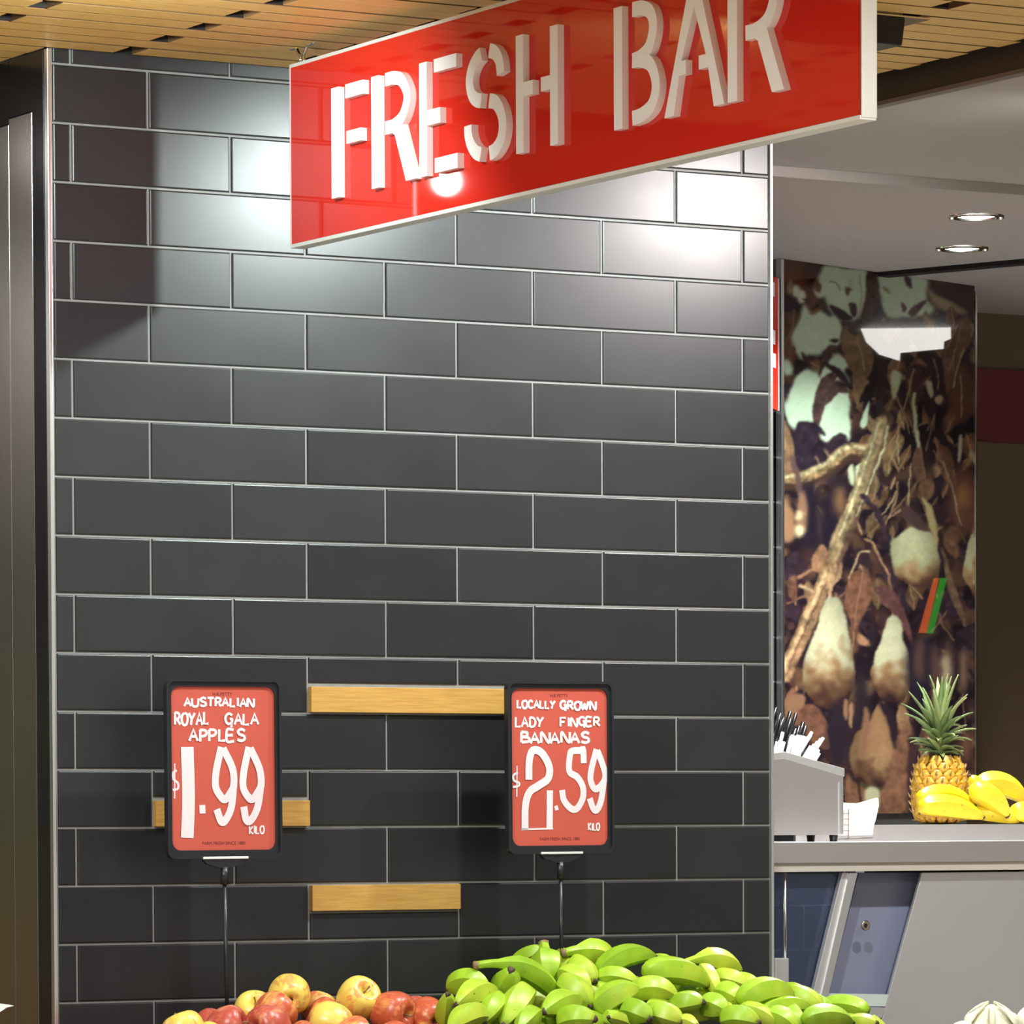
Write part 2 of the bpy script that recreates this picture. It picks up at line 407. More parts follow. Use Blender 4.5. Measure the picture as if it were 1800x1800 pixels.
letter([[(.4805, LB), (.5057, LB), (.5057, 2.6976), (.5505, 2.6976), (.5505, 2.7225), (.5057, 2.7225), (.5057, LT), (.4805, LT)],
        R_(.5305, .6052, 2.7810, LT), R_(.5334, .6090, LB+.001, 2.6410)])
letter([stroke([(.6850, 2.7900), (.6700, 2.7835), (.6540, 2.7690), (.6478, 2.7500), (.6545, 2.7300), (.6690, 2.7190), (.6850, 2.7150)]),
        stroke([(.7129, 2.7915), (.7300, 2.7860), (.7440, 2.7720), (.7490, 2.7500)]),
        stroke([(.7129, 2.7115), (.7330, 2.7060), (.7500, 2.6880), (.7555, 2.6660), (.7480, 2.6440), (.7300, 2.6310), (.7129, 2.6275)]),
        stroke([(.6850, 2.6290), (.6690, 2.6350), (.6540, 2.6480), (.6450, 2.6650), (.6440, 2.6805)])])
letter([[(.7971, LB), (.8199, LB), (.8199, 2.7044), (.8502, 2.7044), (.8502, 2.7267), (.8199, 2.7267), (.8199, LT), (.7971, LT)],
        [(.8758, 2.7044), (.9044, 2.7044), (.9044, LB), (.9280, LB), (.9280, LT), (.9044, LT), (.9044, 2.7267), (.8758, 2.7267)]])
letter([R_(1.0963, 1.1207, LB, LT),
        stroke([(1.1513, 2.7925), (1.1800, 2.7910), (1.2040, 2.7800), (1.2110, 2.7570), (1.1990, 2.7300), (1.1750, 2.7180), (1.1513, 2.7150)], .0225),
        stroke([(1.1513, 2.7150), (1.1750, 2.7130), (1.2050, 2.7010), (1.2195, 2.6700), (1.2080, 2.6420), (1.1800, 2.6300), (1.1513, 2.6275)], .0225)])
letter([[(1.2426, LB), (1.2690, LB), (1.2850, 2.6745), (1.3038, 2.6745), (1.3038, 2.6955), (1.2905, 2.6955), (1.3268, 2.7600+.012), (1.3268, LT), (1.3120, LT)],
        [(1.4105, LB), (1.3820, LB), (1.3665, 2.6760), (1.3405, 2.6760), (1.3405, 2.6965), (1.3600, 2.6965), (1.3272, 2.7720), (1.3272, LT), (1.3420, LT)]])
letter(letter_R(1.1045))
for yy in (-.232, -1.93):       # hooks that hold the sign to the slats
    h = bm_tube(catmull([(SX+.012, yy+.045, 2.9000), (SX+.012, yy+.036, 2.8975), (SX+.012, yy+.022, 2.8965), (SX+.012, yy+.010, 2.8850), (SX+.012, yy, 2.8800)], 5), .0031, 8)
    h = bm_tube(catmull([(SX+.012, yy-.045, 2.8985), (SX+.012, yy-.036, 2.8965), (SX+.012, yy-.022, 2.8955), (SX+.012, yy-.010, 2.8850), (SX+.012, yy, 2.8800)], 5), .0031, 8, h)
    h = bm_tube([(SX+.012, yy+.010, 2.8655), (SX+.012, yy+.004, 2.8810)], .0032, 8, h)
    h = bm_tube([(SX+.012, yy-.010, 2.8655), (SX+.012, yy-.004, 2.8810)], .0032, 8, h)
    sp('hanging_hook', h, M['chrome'], True)

# ------------------------------------------------------------------ light fittings
def can_light(loc, label):
    t = empty('spotlight', loc, label, 'light', 'black spotlights on the timber ceiling')
    x, y, z = loc
    mesh_obj('lamp_housing', local(bm_prism([(x-.10, y-.075, z), (x+.105, y-.075, z), (x+.112, y-.075, z+.047), (x-.107, y-.075, z+.047)], (0, .13, 0), bevel=.003), t), M['black_plastic'], t)
    mesh_obj('mounting_plate', local(bm_box(x-.115, x+.16, y-.078, y+.06, z+.047, z+.0500), t), M['chrome'], t)
    mesh_obj('lamp_lens', local(bm_box(x-.07, x+.07, y+.0551, y+.0561, z+.008, z+.036), t), emis('lamp_lens', (1, .97, .92), 3), t)
can_light((.955, -.925, 2.846), 'black boxy spotlight fixed to the timber slats behind the red sign')
can_light((-.30, -1.0, 2.846), 'black boxy spotlight fixed to the slats left of the red sign')
def downlight(loc, label, lens, grp='recessed downlights over the bar', r=.052):
    t = empty('downlight', loc, label, 'light', grp); x, y, z = loc
    b = bm_lathe([(r*.82, .012), (r*.82, -.001), (r*.90, -.005), (r*1.10, -.003), (r*1.14, 0)], 28)
    mesh_obj('bezel_ring', b, M['chrome'], t, True)
    b = bm_lathe([(0, -.004), (r*.5, -.0036), (r*.80, .000), (r*.82, .006)], 24)
    mesh_obj('lamp_lens', b, lens, t, True)
    for a in (0, math.pi):
        b = bm_lathe([(0, -.006), (.005, -.005), (.008, 0)], 10)
        o = mesh_obj('spring_clip', b, M['chrome'], t, True); o.location = (math.cos(a-.5)*r*1.0, math.sin(a-.5)*r*1.0, -.002)
downlight((2.42, .686, 2.829), 'bright white recessed downlight, the nearer of two over the bar', emis('white_lamp_glass', (1, .96, .97), 14))
downlight((2.724, 1.164, 2.829), 'greenish recessed downlight nearer the pear poster', emis('green_white_lamp_glass', (.80, 1, .9), 7))

# ------------------------------------------------------------------ pear poster
PW, PH, PZ1 = (PB-PA).length, 2.8285-1.5715, 2.8285
poster = bpy.data.objects.new('pear_poster', None); link(poster); poster.location = (PA.x, PA.y, 1.5715); poster.rotation_euler = (0, 0, ang)
tag(poster, 'tall glossy sepia poster of hanging pears and leaves', 'poster')

def paint_poster():
    X0, X1, Y0, Y1 = 1376, 1714, 450, 1440
    H, W = Y1-Y0, X1-X0
    yy, xx = np.mgrid[Y0:Y1, X0:X1].astype(float)
    rs = np.random.RandomState(3)
    img = np.zeros((H, W, 3))
    def blur(a, s):
        if s <= 0: return a
        r = int(s*3)+1; k = np.exp(-.5*(np.arange(-r, r+1)/s)**2); k /= k.sum()
        p = np.pad(a, ((r, r), (0, 0)), mode='edge'); a = sum(k[i]*p[i:i+a.shape[0]] for i in range(2*r+1))
        p = np.pad(a, ((0, 0), (r, r)), mode='edge'); return sum(k[i]*p[:, i:i+a.shape[1]] for i in range(2*r+1))
    def noise(s, seed):
        n = blur(np.random.RandomState(seed).randn(H, W), s); return n/n.std()
    base_noise = [noise(2.2, 11), noise(5, 12)]
    def win(x0, x1, y0, y1, pad):
        return (max(0, int(y0-pad-Y0)), min(H, int(y1+pad-Y0)+2), max(0, int(x0-pad-X0)), min(W, int(x1+pad-X0)+2))
    def over(mk, col, tex=0.):
        if isinstance(mk, np.ndarray): mask, (a, b, c, d) = mk, (0, H, 0, W)
        else: mask, (a, b, c, d) = mk
        if b <= a or d <= c: return
        cc = np.array(col, float) if not isinstance(col, np.ndarray) else col[a:b, c:d]
        if tex: cc = cc*np.clip(1+tex*(base_noise[0]*.6+base_noise[1]*.6)[a:b, c:d, None], .4, 1.7)
        img[a:b, c:d] = img[a:b, c:d]*(1-mask[..., None])+cc*mask[..., None]
    def poly(pts, soft=1.0, smooth=True):
        if smooth:
            P = [Vector(p) for p in pts]; Q = []; n = len(P)
            for i in range(n):
                p0, p1, p2, p3 = P[i-1], P[i], P[(i+1) % n], P[(i+2) % n]
                for k in range(4):
                    t = k/4; Q.append(.5*((2*p1)+(p2-p0)*t+(2*p0-5*p1+4*p2-p3)*t*t+(3*p1-p0-3*p2+p3)*t**3))
            pts = [(q.x, q.y) for q in Q]
        X_ = [p[0] for p in pts]; Y_ = [p[1] for p in pts]; wn = win(min(X_), max(X_), min(Y_), max(Y_), soft*3+2); a, b, c, d = wn
        x_, y_ = xx[a:b, c:d], yy[a:b, c:d]; ins_ = np.zeros(x_.shape, bool); n = len(pts)
        if x_.size == 0: return ins_.astype(float), wn
        for i in range(n):
            x1, y1 = pts[i]; x2, y2 = pts[(i+1) % n]
            if y1 == y2: continue
            ins_ ^= ((y1 > y_) != (y2 > y_)) & (x_ < (x2-x1)*(y_-y1)/(y2-y1)+x1)
        return blur(ins_.astype(float), soft), wn
    def ell(cx, cy, rx, ry, soft=2., rot=0):
        wn = win(cx-rx, cx+rx, cy-ry, cy+ry, soft*3+2); a, b, c, d = wn; dx, dy = xx[a:b, c:d]-cx, yy[a:b, c:d]-cy
        return blur(((dx/rx)**2+(dy/ry)**2 < 1).astype(float), soft), wn
    def line(pts, wd, soft=1.0):
        P = catmull([Vector((*p, 0)) for p in pts], 8)
        X_ = [p.x for p in P]; Y_ = [p.y for p in P]; wn = win(min(X_), max(X_), min(Y_), max(Y_), soft*3+wd+2); a_, b_, c_, d_ = wn
        x_, y_ = xx[a_:b_, c_:d_], yy[a_:b_, c_:d_]; dist = np.full(x_.shape, 1e9)
        for a, b in zip(P[:-1], P[1:]):
            dx, dy = b.x-a.x, b.y-a.y; L = dx*dx+dy*dy+1e-9
            t = np.clip(((x_-a.x)*dx+(y_-a.y)*dy)/L, 0, 1)
            dist = np.minimum(dist, np.hypot(x_-a.x-t*dx, y_-a.y-t*dy))
        return blur((dist < wd/2).astype(float), soft), wn
    DK, PUR, BR, TAN, CR, MINT = (34, 25, 32), (48, 34, 42), (98, 72, 54), (126, 100, 72), (206, 203, 164), (188, 205, 180)
    # soft ground: dark purple with brown blotches
    img[:] = DK
    n1 = noise(14, 1); over(np.clip(n1*.5, 0, .8), (72, 48, 44)); n2 = noise(9, 2); over(np.clip(n2*.5-.3, 0, .8), (92, 66, 50))
    st = blur(np.random.RandomState(5).randn(H, W), 1.5); st = blur(np.repeat(st[::8], 8, 0)[:H], 3); st /= st.std(); over(np.clip(st*.35-.2, 0, .5), (104, 74, 60))
    over(ell(1405, 490, 32, 45, 9), (92, 52, 36)); over(ell(1430, 480, 14, 30, 7), (54, 26, 22)); over(ell(1388, 545, 14, 26, 6), (36, 22, 34))
    over(ell(1430, 545, 12, 26, 6), (112, 74, 52)); over(ell(1386, 600, 10, 50, 5), (112, 80, 58))
    lr = random.Random(4)
    for k in range(150):
        cx, cy = lr.uniform(1380, 1712), lr.uniform(560, 1420); L = lr.uniform(26, 70); wv = L*lr.uniform(.16, .34); an = lr.gauss(1.5, .55)
        ca, sa = math.cos(an), math.sin(an); P = [(cx+(t*ca-q*wv*sa), cy+(t*sa+q*wv*ca)) for t, q in ((-L/2, 0), (-L*.25, .8), (L*.05, 1), (L*.3, .6), (L/2, 0), (L*.3, -.5), (L*.05, -.9), (-L*.25, -.8))]
        dark = lr.random() < .55; v = lr.uniform(.8, 1.25)
        cc = (46*v, 34*v, 42*v) if dark else ((98*v, 70*v, 54*v) if lr.random() < .75 else (128*v, 100*v, 74*v))
        over(poly(P, lr.choice((1.2, 1.2, 2.5, 4))), cc, .10)
        if not dark and lr.random() < .7: over(line([(cx-L/2*ca, cy-L/2*sa), (cx+wv*.15*sa, cy), (cx+L/2*ca, cy+L/2*sa)], 1.8, .8), (150*v, 120*v, 92*v))
    for k in range(26):
        cx, cy = lr.uniform(1385, 1700), lr.uniform(700, 1400); L = lr.uniform(40, 90); an = lr.gauss(1.75, .5)
        over(line([(cx, cy), (cx+L*.5*math.cos(an)+lr.uniform(-6, 6), cy+L*.5*math.sin(an)), (cx+L*math.cos(an), cy+L*math.sin(an))], lr.uniform(1.5, 3), .9), (128, 98, 76))
    # bright sky patches
    for pts, s in (([(1447, 466), (1485, 470), (1522, 476), (1520, 515), (1512, 545), (1497, 562), (1472, 560), (1452, 545), (1446, 522), (1430, 518), (1434, 495)], 3),
                   ([(1541, 480), (1590, 484), (1627, 490), (1625, 525), (1640, 545), (1608, 556), (1560, 556), (1546, 536), (1540, 505)], 3),
                   ([(1402, 566), (1412, 534), (1424, 552), (1436, 546), (1452, 555), (1470, 556), (1476, 585), (1470, 606), (1446, 614), (1438, 626), (1420, 622), (1412, 632), (1400, 622), (1392, 596), (1395, 580)], 2.5),
                   ([(1377, 722), (1386, 690), (1398, 664), (1412, 650), (1424, 672), (1428, 712), (1430, 745), (1408, 752), (1390, 752)], 2),
                   ([(1434, 742), (1444, 700), (1462, 690), (1478, 680), (1490, 688), (1490, 730), (1487, 772), (1462, 778), (1442, 770)], 2),
                   ([(1436, 652), (1448, 636), (1470, 622), (1484, 640), (1480, 652), (1490, 672), (1470, 668), (1448, 672)], 2),
                   ([(1410, 650), (1440, 660), (1436, 690), (1424, 720)], 2.5),
                   ([(1377, 630), (1392, 645), (1390, 660), (1377, 656)], 3)):
        over(poly(pts, s), MINT, .015)
    over(ell(1398, 511, 7, 10, 2), (196, 198, 178)); over(ell(1407, 522, 8, 12, 2), (200, 204, 182)); over(ell(1438, 508, 9, 15, 2), (196, 202, 182))
    over(poly([(1625, 505), (1650, 520), (1690, 540), (1700, 552), (1670, 548), (1640, 538)], 3), (150, 132, 104))
    over(poly([(1640, 512), (1662, 500), (1700, 505), (1712, 520), (1712, 545), (1690, 535), (1668, 522)], 4), (64, 36, 40))
    # dark leaves against the sky
    for pts, c in (([(1453, 536), (1474, 542), (1494, 558), (1482, 563), (1466, 556)], (50, 32, 40)), ([(1520, 477), (1534, 482), (1541, 510), (1536, 548), (1520, 562), (1512, 552), (1518, 515)], (74, 48, 44)),
                   ([(1490, 534), (1501, 532), (1502, 552), (1494, 556)], (62, 44, 44)),
                   ([(1435, 662), (1442, 625), (1455, 606), (1468, 608), (1458, 622), (1444, 648)], (74, 56, 52)), ([(1444, 638), (1468, 644), (1484, 662), (1489, 676), (1466, 662)], (60, 42, 46)),
                   ([(1426, 742), (1428, 700), (1440, 666), (1458, 654), (1468, 659), (1452, 690), (1444, 722), (1432, 752)], (76, 56, 54)),
                   ([(1459, 676), (1478, 676), (1490, 690), (1470, 690), (1455, 704), (1445, 712)], (72, 52, 52)),
                   ([(1397, 748), (1410, 738), (1430, 744), (1450, 764), (1430, 760), (1437, 772), (1424, 790), (1436, 818), (1412, 826), (1394, 820), (1392, 780)], (44, 33, 44)),
                   ([(1418, 770), (1440, 785), (1455, 810), (1440, 815), (1428, 790)], (40, 30, 40)),
                   ([(1449, 792), (1456, 770), (1472, 759), (1484, 764), (1482, 782), (1462, 800)], (44, 32, 40)),
                   ([(1482, 505), (1492, 506), (1490, 513), (1486, 520)], (112, 82, 60)), ([(1580, 530), (1590, 542), (1584, 548)], (84, 56, 50)), ([(1594, 548), (1610, 532), (1626, 528), (1614, 542), (1600, 556)], (78, 52, 50))):
        over(poly(pts, 1.3), c, .12)
    over(line([(1455, 494), (1466, 498), (1474, 510)], 2), (120, 92, 74)); over(line([(1507, 482), (1510, 515), (1506, 560)], 2), (150, 140, 116))
    for k in range(34):
        cx, cy = lr.uniform(1382, 1640), lr.uniform(480, 770); L = lr.uniform(10, 30); wv = L*lr.uniform(.12, .28); an = lr.gauss(1.2, .8); ca, sa = math.cos(an), math.sin(an)
        over(poly([(cx-L/2*ca, cy-L/2*sa), (cx-wv*sa, cy+wv*ca), (cx+L/2*ca, cy+L/2*sa), (cx+wv*sa, cy-wv*ca)], 1.4), lr.choice(((60, 40, 42), (98, 72, 56), (140, 124, 98), (170, 176, 150))))
    # mid brown leaves
    for pts, c in (([(1474, 602), (1480, 570), (1490, 586), (1510, 588), (1526, 606), (1532, 640), (1518, 672), (1508, 722), (1496, 694), (1492, 655), (1480, 628)], (116, 92, 68)),
                   ([(1655, 650), (1656, 605), (1676, 568), (1698, 555), (1710, 570), (1706, 596), (1688, 630), (1664, 692), (1657, 668)], (100, 76, 58)),
                   ([(1556, 640), (1570, 625), (1580, 650), (1568, 700), (1560, 690)], (120, 100, 74)), ([(1530, 640), (1545, 610), (1552, 660), (1548, 740), (1536, 720)], (54, 42, 44)),
                   ([(1590, 650), (1618, 640), (1622, 690), (1604, 710), (1592, 690)], (66, 44, 46)),
                   ([(1545, 785), (1550, 763), (1566, 757), (1585, 768), (1572, 805), (1552, 838), (1547, 815)], (116, 92, 66)), ([(1600, 800), (1607, 783), (1616, 788), (1622, 825), (1618, 848), (1604, 832)], (102, 74, 58)),
                   ([(1634, 788), (1652, 778), (1667, 790), (1675, 820), (1670, 856), (1656, 836), (1642, 806)], (100, 70, 56)),
                   ([(1370, 740), (1388, 760), (1394, 795), (1390, 828), (1370, 834)], (126, 96, 72)),
                   ([(1620, 650), (1650, 630), (1655, 690), (1640, 730), (1622, 720)], (56, 36, 42))):
        over(poly(pts, 1.2), c, .10)
    for k in range(90):
        cx, cy = (lr.uniform(1500, 1712), lr.uniform(560, 960)) if k < 62 else (lr.uniform(1380, 1712), lr.uniform(860, 1060)); L = lr.uniform(18, 52); wv = L*lr.uniform(.14, .26); an = lr.gauss(1.55, .5)
        ca, sa = math.cos(an), math.sin(an); P = [(cx+(t*ca-q*wv*sa), cy+(t*sa+q*wv*ca)) for t, q in ((-L/2, 0), (-L*.25, .8), (L*.05, 1), (L*.3, .6), (L/2, 0), (L*.3, -.5), (L*.05, -.9), (-L*.25, -.8))]
        v = lr.uniform(.75, 1.2); cc = lr.choice(((40, 29, 36), (52, 36, 40), (104*v, 76*v, 56*v), (88*v, 62*v, 50*v), (118*v, 94*v, 68*v)))
        over(poly(P, lr.choice((.9, 1.2, 2.0))), cc, .10)
        if cc[0] > 60: over(line([(cx-L/2*ca, cy-L/2*sa), (cx+wv*.15*sa, cy), (cx+L/2*ca, cy+L/2*sa)], 1.6, .7), (156*v, 128*v, 98*v))
    over(poly([(1566, 648), (1580, 660), (1572, 690), (1565, 700), (1560, 670)], 1.5), (184, 188, 154)); over(poly([(1524, 702), (1519, 746), (1508, 746), (1514, 722)], 1.3), MINT)
    over(poly([(1622, 672), (1632, 670), (1638, 690), (1632, 698)], 1.2), (170, 162, 136)); over(poly([(1640, 700), (1650, 692), (1656, 702), (1648, 710)], 1.2), (170, 150, 120))
    for pts, wd, c in (([(1502, 592), (1510, 620), (1514, 650)], 2, (170, 150, 118)), ([(1690, 565), (1680, 605), (1665, 650)], 2, (140, 112, 88)), ([(1582, 770), (1566, 795), (1556, 830)], 2.5, (158, 138, 104)),
                       ([(1614, 785), (1619, 815), (1622, 840)], 1.6, (150, 120, 96)), ([(1638, 790), (1656, 815), (1664, 845)], 2, (148, 112, 88)), ([(1640, 725), (1624, 790)], 2, (150, 128, 100))):
        over(line(pts, wd), c)
    # out of focus pears on the right
    over(ell(1688, 690, 26, 54, 6), (90, 60, 50)); over(ell(1692, 875, 28, 62, 9), (102, 66, 54)); over(ell(1692, 868, 12, 22, 7), (146, 102, 66))
    over(poly([(1684, 765), (1690, 766), (1688, 800), (1682, 808)], 1), (176, 166, 146)); over(poly([(1702, 788), (1712, 795), (1713, 815), (1706, 806)], 1.5), (170, 150, 122))
    # branch
    for k in range(10):
        cx, cy = lr.uniform(1520, 1700), lr.uniform(600, 900); L = lr.uniform(40, 90); an = lr.gauss(1.6, .35)
        over(line([(cx, cy), (cx+L*.5*math.cos(an)+lr.uniform(-6, 6), cy+L*.5*math.sin(an)), (cx+L*math.cos(an), cy+L*math.sin(an))], lr.uniform(1.6, 3.2), .8), (168, 146, 112))
    br = line([(1370, 842), (1395, 840), (1425, 832), (1452, 818), (1486, 787), (1525, 792)], 19, 1.5)
    over(line([(1370, 856), (1410, 850), (1450, 834), (1488, 804), (1525, 808)], 14, 3), (66, 46, 40)); over(br, (136, 108, 78), .22); over(line([(1370, 838), (1410, 833), (1450, 812), (1486, 784), (1522, 789)], 7, 2), (178, 164, 126), .2)
    over(line([(1392, 806), (1402, 850), (1408, 890)], 10, 1.5), (92, 68, 66))
    for p in ((1420, 905, 18, 60), (1455, 930, 20, 60)): over(ell(*p, 6), (36, 28, 40))
    over(poly([(1487, 826), (1496, 815), (1497, 850), (1488, 846)], 1.5), (190, 192, 160)); over(poly([(1500, 820), (1516, 812), (1512, 846), (1500, 852)], 1.5), (196, 204, 170))
    over(poly([(1380, 870), (1390, 895), (1396, 920), (1392, 950), (1376, 945), (1376, 880)], 3), (150, 112, 82)); over(poly([(1405, 860), (1416, 890), (1412, 935), (1398, 915)], 3), (140, 104, 82))
    over(ell(1402, 905, 6, 10, 3), (216, 196, 150)); over(ell(1402, 932, 8, 11, 3), (230, 214, 166)); over(ell(1472, 880, 10, 26, 6), (130, 92, 66))
    # twisted main stem
    for pts, wd, c, s in (([(1552, 735), (1534, 790), (1514, 850), (1490, 910), (1468, 965), (1456, 1000)], 27, (92, 70, 58), 2), ([(1544, 738), (1524, 800), (1502, 868), (1478, 925), (1462, 965), (1452, 1002)], 22, (140, 118, 88), 1.4),
                           ([(1540, 742), (1521, 800), (1498, 868), (1472, 940)], 4, (190, 180, 142), 1.2), ([(1556, 748), (1546, 790), (1524, 846), (1500, 905)], 5, (176, 168, 132), 1.2), ([(1550, 770), (1528, 830), (1504, 890), (1478, 950)], 2.5, (104, 84, 66), 1),
                           ([(1454, 996), (1440, 1035), (1420, 1085), (1400, 1130), (1376, 1190)], 26, (146, 116, 86), 1.5), ([(1448, 1000), (1430, 1050), (1405, 1108), (1376, 1172)], 6, (190, 160, 120), 1.4), ([(1450, 1020), (1424, 1080), (1398, 1140), (1376, 1200)], 2, (96, 68, 54), .9)):
        over(line(pts, wd, s), c, .14)
    over(line([(1602, 690), (1604, 725), (1610, 782)], 6, 1.1), (184, 182, 146)); over(line([(1602, 755), (1612, 744), (1628, 740)], 2.5), (150, 132, 104))
    for pts, wd, c in (([(1574, 845), (1568, 880), (1556, 912), (1546, 926)], 3.5, (140, 106, 80)), ([(1556, 910), (1578, 892)], 2.5, (160, 130, 104)), ([(1515, 945), (1530, 955), (1545, 985), (1560, 1012)], 4, (160, 122, 92)),
                       ([(1488, 1015), (1500, 985), (1508, 968), (1524, 967)], 4, (176, 148, 116)), ([(1488, 1014), (1510, 1020), (1535, 1040), (1556, 1062)], 4.5, (186, 164, 132)), ([(1558, 1005), (1560, 1040), (1564, 1078)], 4, (140, 104, 82)),
                       ([(1456, 1000), (1457, 1030), (1455, 1052)], 7, (166, 132, 98)), ([(1400, 1014), (1425, 1000), (1450, 990)], 6, (140, 104, 78)), ([(1380, 1060), (1400, 1052), (1415, 1046)], 4, (128, 92, 70)), ([(1404, 1028), (1424, 1040)], 5, (176, 146, 112)),
                       ([(1512, 870), (1540, 905), (1560, 960)], 10, (52, 38, 46)), ([(1590, 890), (1620, 925), (1640, 950)], 10, (76, 54, 54))):
        over(line(pts, wd), c, .1)
    # leaves around the pears
    for pts, c in (([(1480, 1050), (1488, 1012), (1512, 1000), (1530, 1030), (1524, 1060), (1504, 1092), (1498, 1112), (1486, 1082)], (116, 80, 62)), ([(1530, 1034), (1552, 1028), (1574, 1048), (1592, 1090), (1601, 1132), (1588, 1112), (1570, 1080), (1546, 1056)], (94, 62, 60)),
                   ([(1652, 960), (1664, 990), (1690, 1060), (1697, 1098), (1684, 1080), (1664, 1030)], (106, 82, 64)), ([(1425, 975), (1440, 955), (1452, 980), (1440, 1005), (1425, 1000)], (140, 104, 78)),
                   ([(1382, 1020), (1396, 1010), (1398, 1040), (1392, 1055), (1384, 1045)], (104, 72, 58)), ([(1500, 1110), (1520, 1122), (1526, 1132), (1504, 1130)], (150, 112, 86))):
        over(poly(pts, 1.2), c, .1)
    over(line([(1512, 1004), (1504, 1050), (1496, 1100)], 2), (150, 112, 86))
    def pear(pts, hx, hy, ytop, ybot, base=(208, 206, 168)):
        mk = poly(pts, 1.3); t = np.clip((yy-ytop)/(ybot-ytop)+.06*noise(5, int(hx)), 0, 1)[..., None]
        d = np.clip(np.hypot((xx-hx)/46, (yy-hy)/90), 0, 1)[..., None]
        stops = np.array([base, base, (168, 134, 96), (112, 78, 60), (72, 48, 50)], float); pos = np.array([0, .45, .66, .86, 1.0])
        c = np.stack([np.interp(t[..., 0], pos, stops[:, k]) for k in range(3)], -1)
        over(mk, c*(1-.28*d**2), .02)
    pear([(1560, 952), (1572, 940), (1592, 925), (1612, 918), (1636, 940), (1648, 980), (1646, 1015), (1630, 1028), (1600, 1026), (1572, 1012), (1563, 985)], 1600, 965, 930, 1036, (192, 188, 148))
    over(poly([(1617, 872), (1630, 882), (1642, 915), (1644, 962), (1640, 985), (1634, 940), (1626, 900)], 1.3), (160, 142, 102)); over(poly([(1580, 888), (1600, 896), (1630, 930), (1606, 926), (1586, 910)], 1.5), (76, 56, 56))
    pear([(1446, 1054), (1460, 1048), (1474, 1056), (1482, 1085), (1490, 1130), (1497, 1175), (1494, 1212), (1478, 1238), (1454, 1247), (1430, 1238), (1412, 1212), (1408, 1176), (1416, 1140), (1432, 1100)], 1446, 1130, 1050, 1250)
    pear([(1556, 1084), (1564, 1078), (1577, 1086), (1584, 1120), (1596, 1165), (1597, 1196), (1586, 1222), (1566, 1232), (1544, 1224), (1529, 1202), (1526, 1176), (1536, 1142), (1546, 1115)], 1556, 1140, 1082, 1236)
    pear([(1702, 950), (1713, 940), (1716, 1040), (1704, 1030), (1690, 1004)], 1706, 985, 940, 1046, (186, 178, 140))
    over(poly([(1602, 1230), (1588, 1150), (1610, 1120), (1640, 1130), (1630, 1200)], 6), (40, 34, 48))
    for cx in (1612, 1640, 1664, 1692): over(ell(cx, 1150+((cx*7) % 30), 7, 40, 6), (106, 76, 62) if cx % 3 else (150, 118, 92))
    over(ell(1660, 1175, 9, 30, 5), (180, 160, 130))
    over(poly([(1386, 1224), (1408, 1222), (1412, 1245), (1395, 1275), (1382, 1268)], 1.5), (134, 100, 76)); over(poly([(1392, 1262), (1418, 1238), (1440, 1252), (1452, 1285), (1452, 1316), (1432, 1310), (1410, 1290)], 1.4), (114, 78, 62), .08)
    over(ell(1470, 1290, 20, 60, 6), (42, 34, 42)); over(ell(1508, 1240, 14, 70, 6), (42, 34, 40))
    over(poly([(1486, 1240), (1492, 1236), (1494, 1275), (1488, 1270)], 1.2), (150, 118, 88)); over(poly([(1478, 1230), (1484, 1232), (1484, 1262), (1478, 1256)], 1.2), (140, 106, 80))
    pear([(1536, 1238), (1548, 1232), (1558, 1250), (1568, 1300), (1566, 1340), (1550, 1372), (1522, 1380), (1498, 1364), (1488, 1334), (1498, 1290), (1522, 1268)], 1545, 1300, 1235, 1384, (158, 122, 88))
    over(poly([(1538, 1232), (1560, 1240), (1572, 1270), (1570, 1320), (1562, 1295), (1554, 1262)], 2), (44, 32, 40)); over(poly([(1514, 1240), (1524, 1262), (1512, 1330), (1506, 1324), (1510, 1270)], 2), (134, 98, 76))
    over(poly([(1574, 1238), (1584, 1240), (1598, 1276), (1596, 1290)], 1.5), (146, 112, 84)); over(poly([(1560, 1330), (1588, 1264), (1592, 1300), (1586, 1420), (1540, 1432), (1500, 1432), (1482, 1420), (1482, 1360), (1500, 1376), (1545, 1382)], 2.5), (128, 92, 70), .08)
    over(poly([(1504, 1372), (1530, 1382), (1548, 1378), (1540, 1386), (1512, 1382)], 1.5), (70, 72, 44)); over(poly([(1517, 1384), (1539, 1386), (1536, 1432), (1516, 1432)], 2), (190, 186, 146)); over(line([(1502, 1375), (1506, 1400), (1508, 1430)], 4), (58, 40, 38))
    over(poly([(1600, 1260), (1612, 1420), (1600, 1432), (1590, 1380)], 3), (70, 48, 50)); over(ell(1696, 1310, 12, 26, 6), (118, 82, 66)); over(ell(1692, 1400, 10, 24, 6), (60, 44, 50))
    wx, wy = noise(6, 31)*.8+noise(2, 33)*.25, noise(6, 32)*.8+noise(2, 34)*.25
    gy, gx = np.mgrid[0:H, 0:W]; img = img[np.clip(np.rint(gy+wy).astype(int), 0, H-1), np.clip(np.rint(gx+wx).astype(int), 0, W-1)]
    img = np.stack([blur(img[..., k], .6) for k in range(3)], -1)
    img = np.clip(img*(1+.02*rs.randn(H, W, 1)), 4, 250)
    return img, X0, Y0
img, PX0, PY0 = paint_poster()
nx, ny = 205, 590
us, vs = np.linspace(0, 1, nx), np.linspace(0, 1, ny)
U, V = np.meshgrid(us, vs)
pxx = 1376+337*U; ytop = 455+48*U; ybot = 1432-9*U; pyy = ytop+V*(ybot-ytop)
ix = np.clip((pxx-PX0), 0, img.shape[1]-1.01); iy = np.clip((pyy-PY0), 0, img.shape[0]-1.01)
x0 = ix.astype(int); y0 = iy.astype(int); fx = (ix-x0)[..., None]; fy = (iy-y0)[..., None]
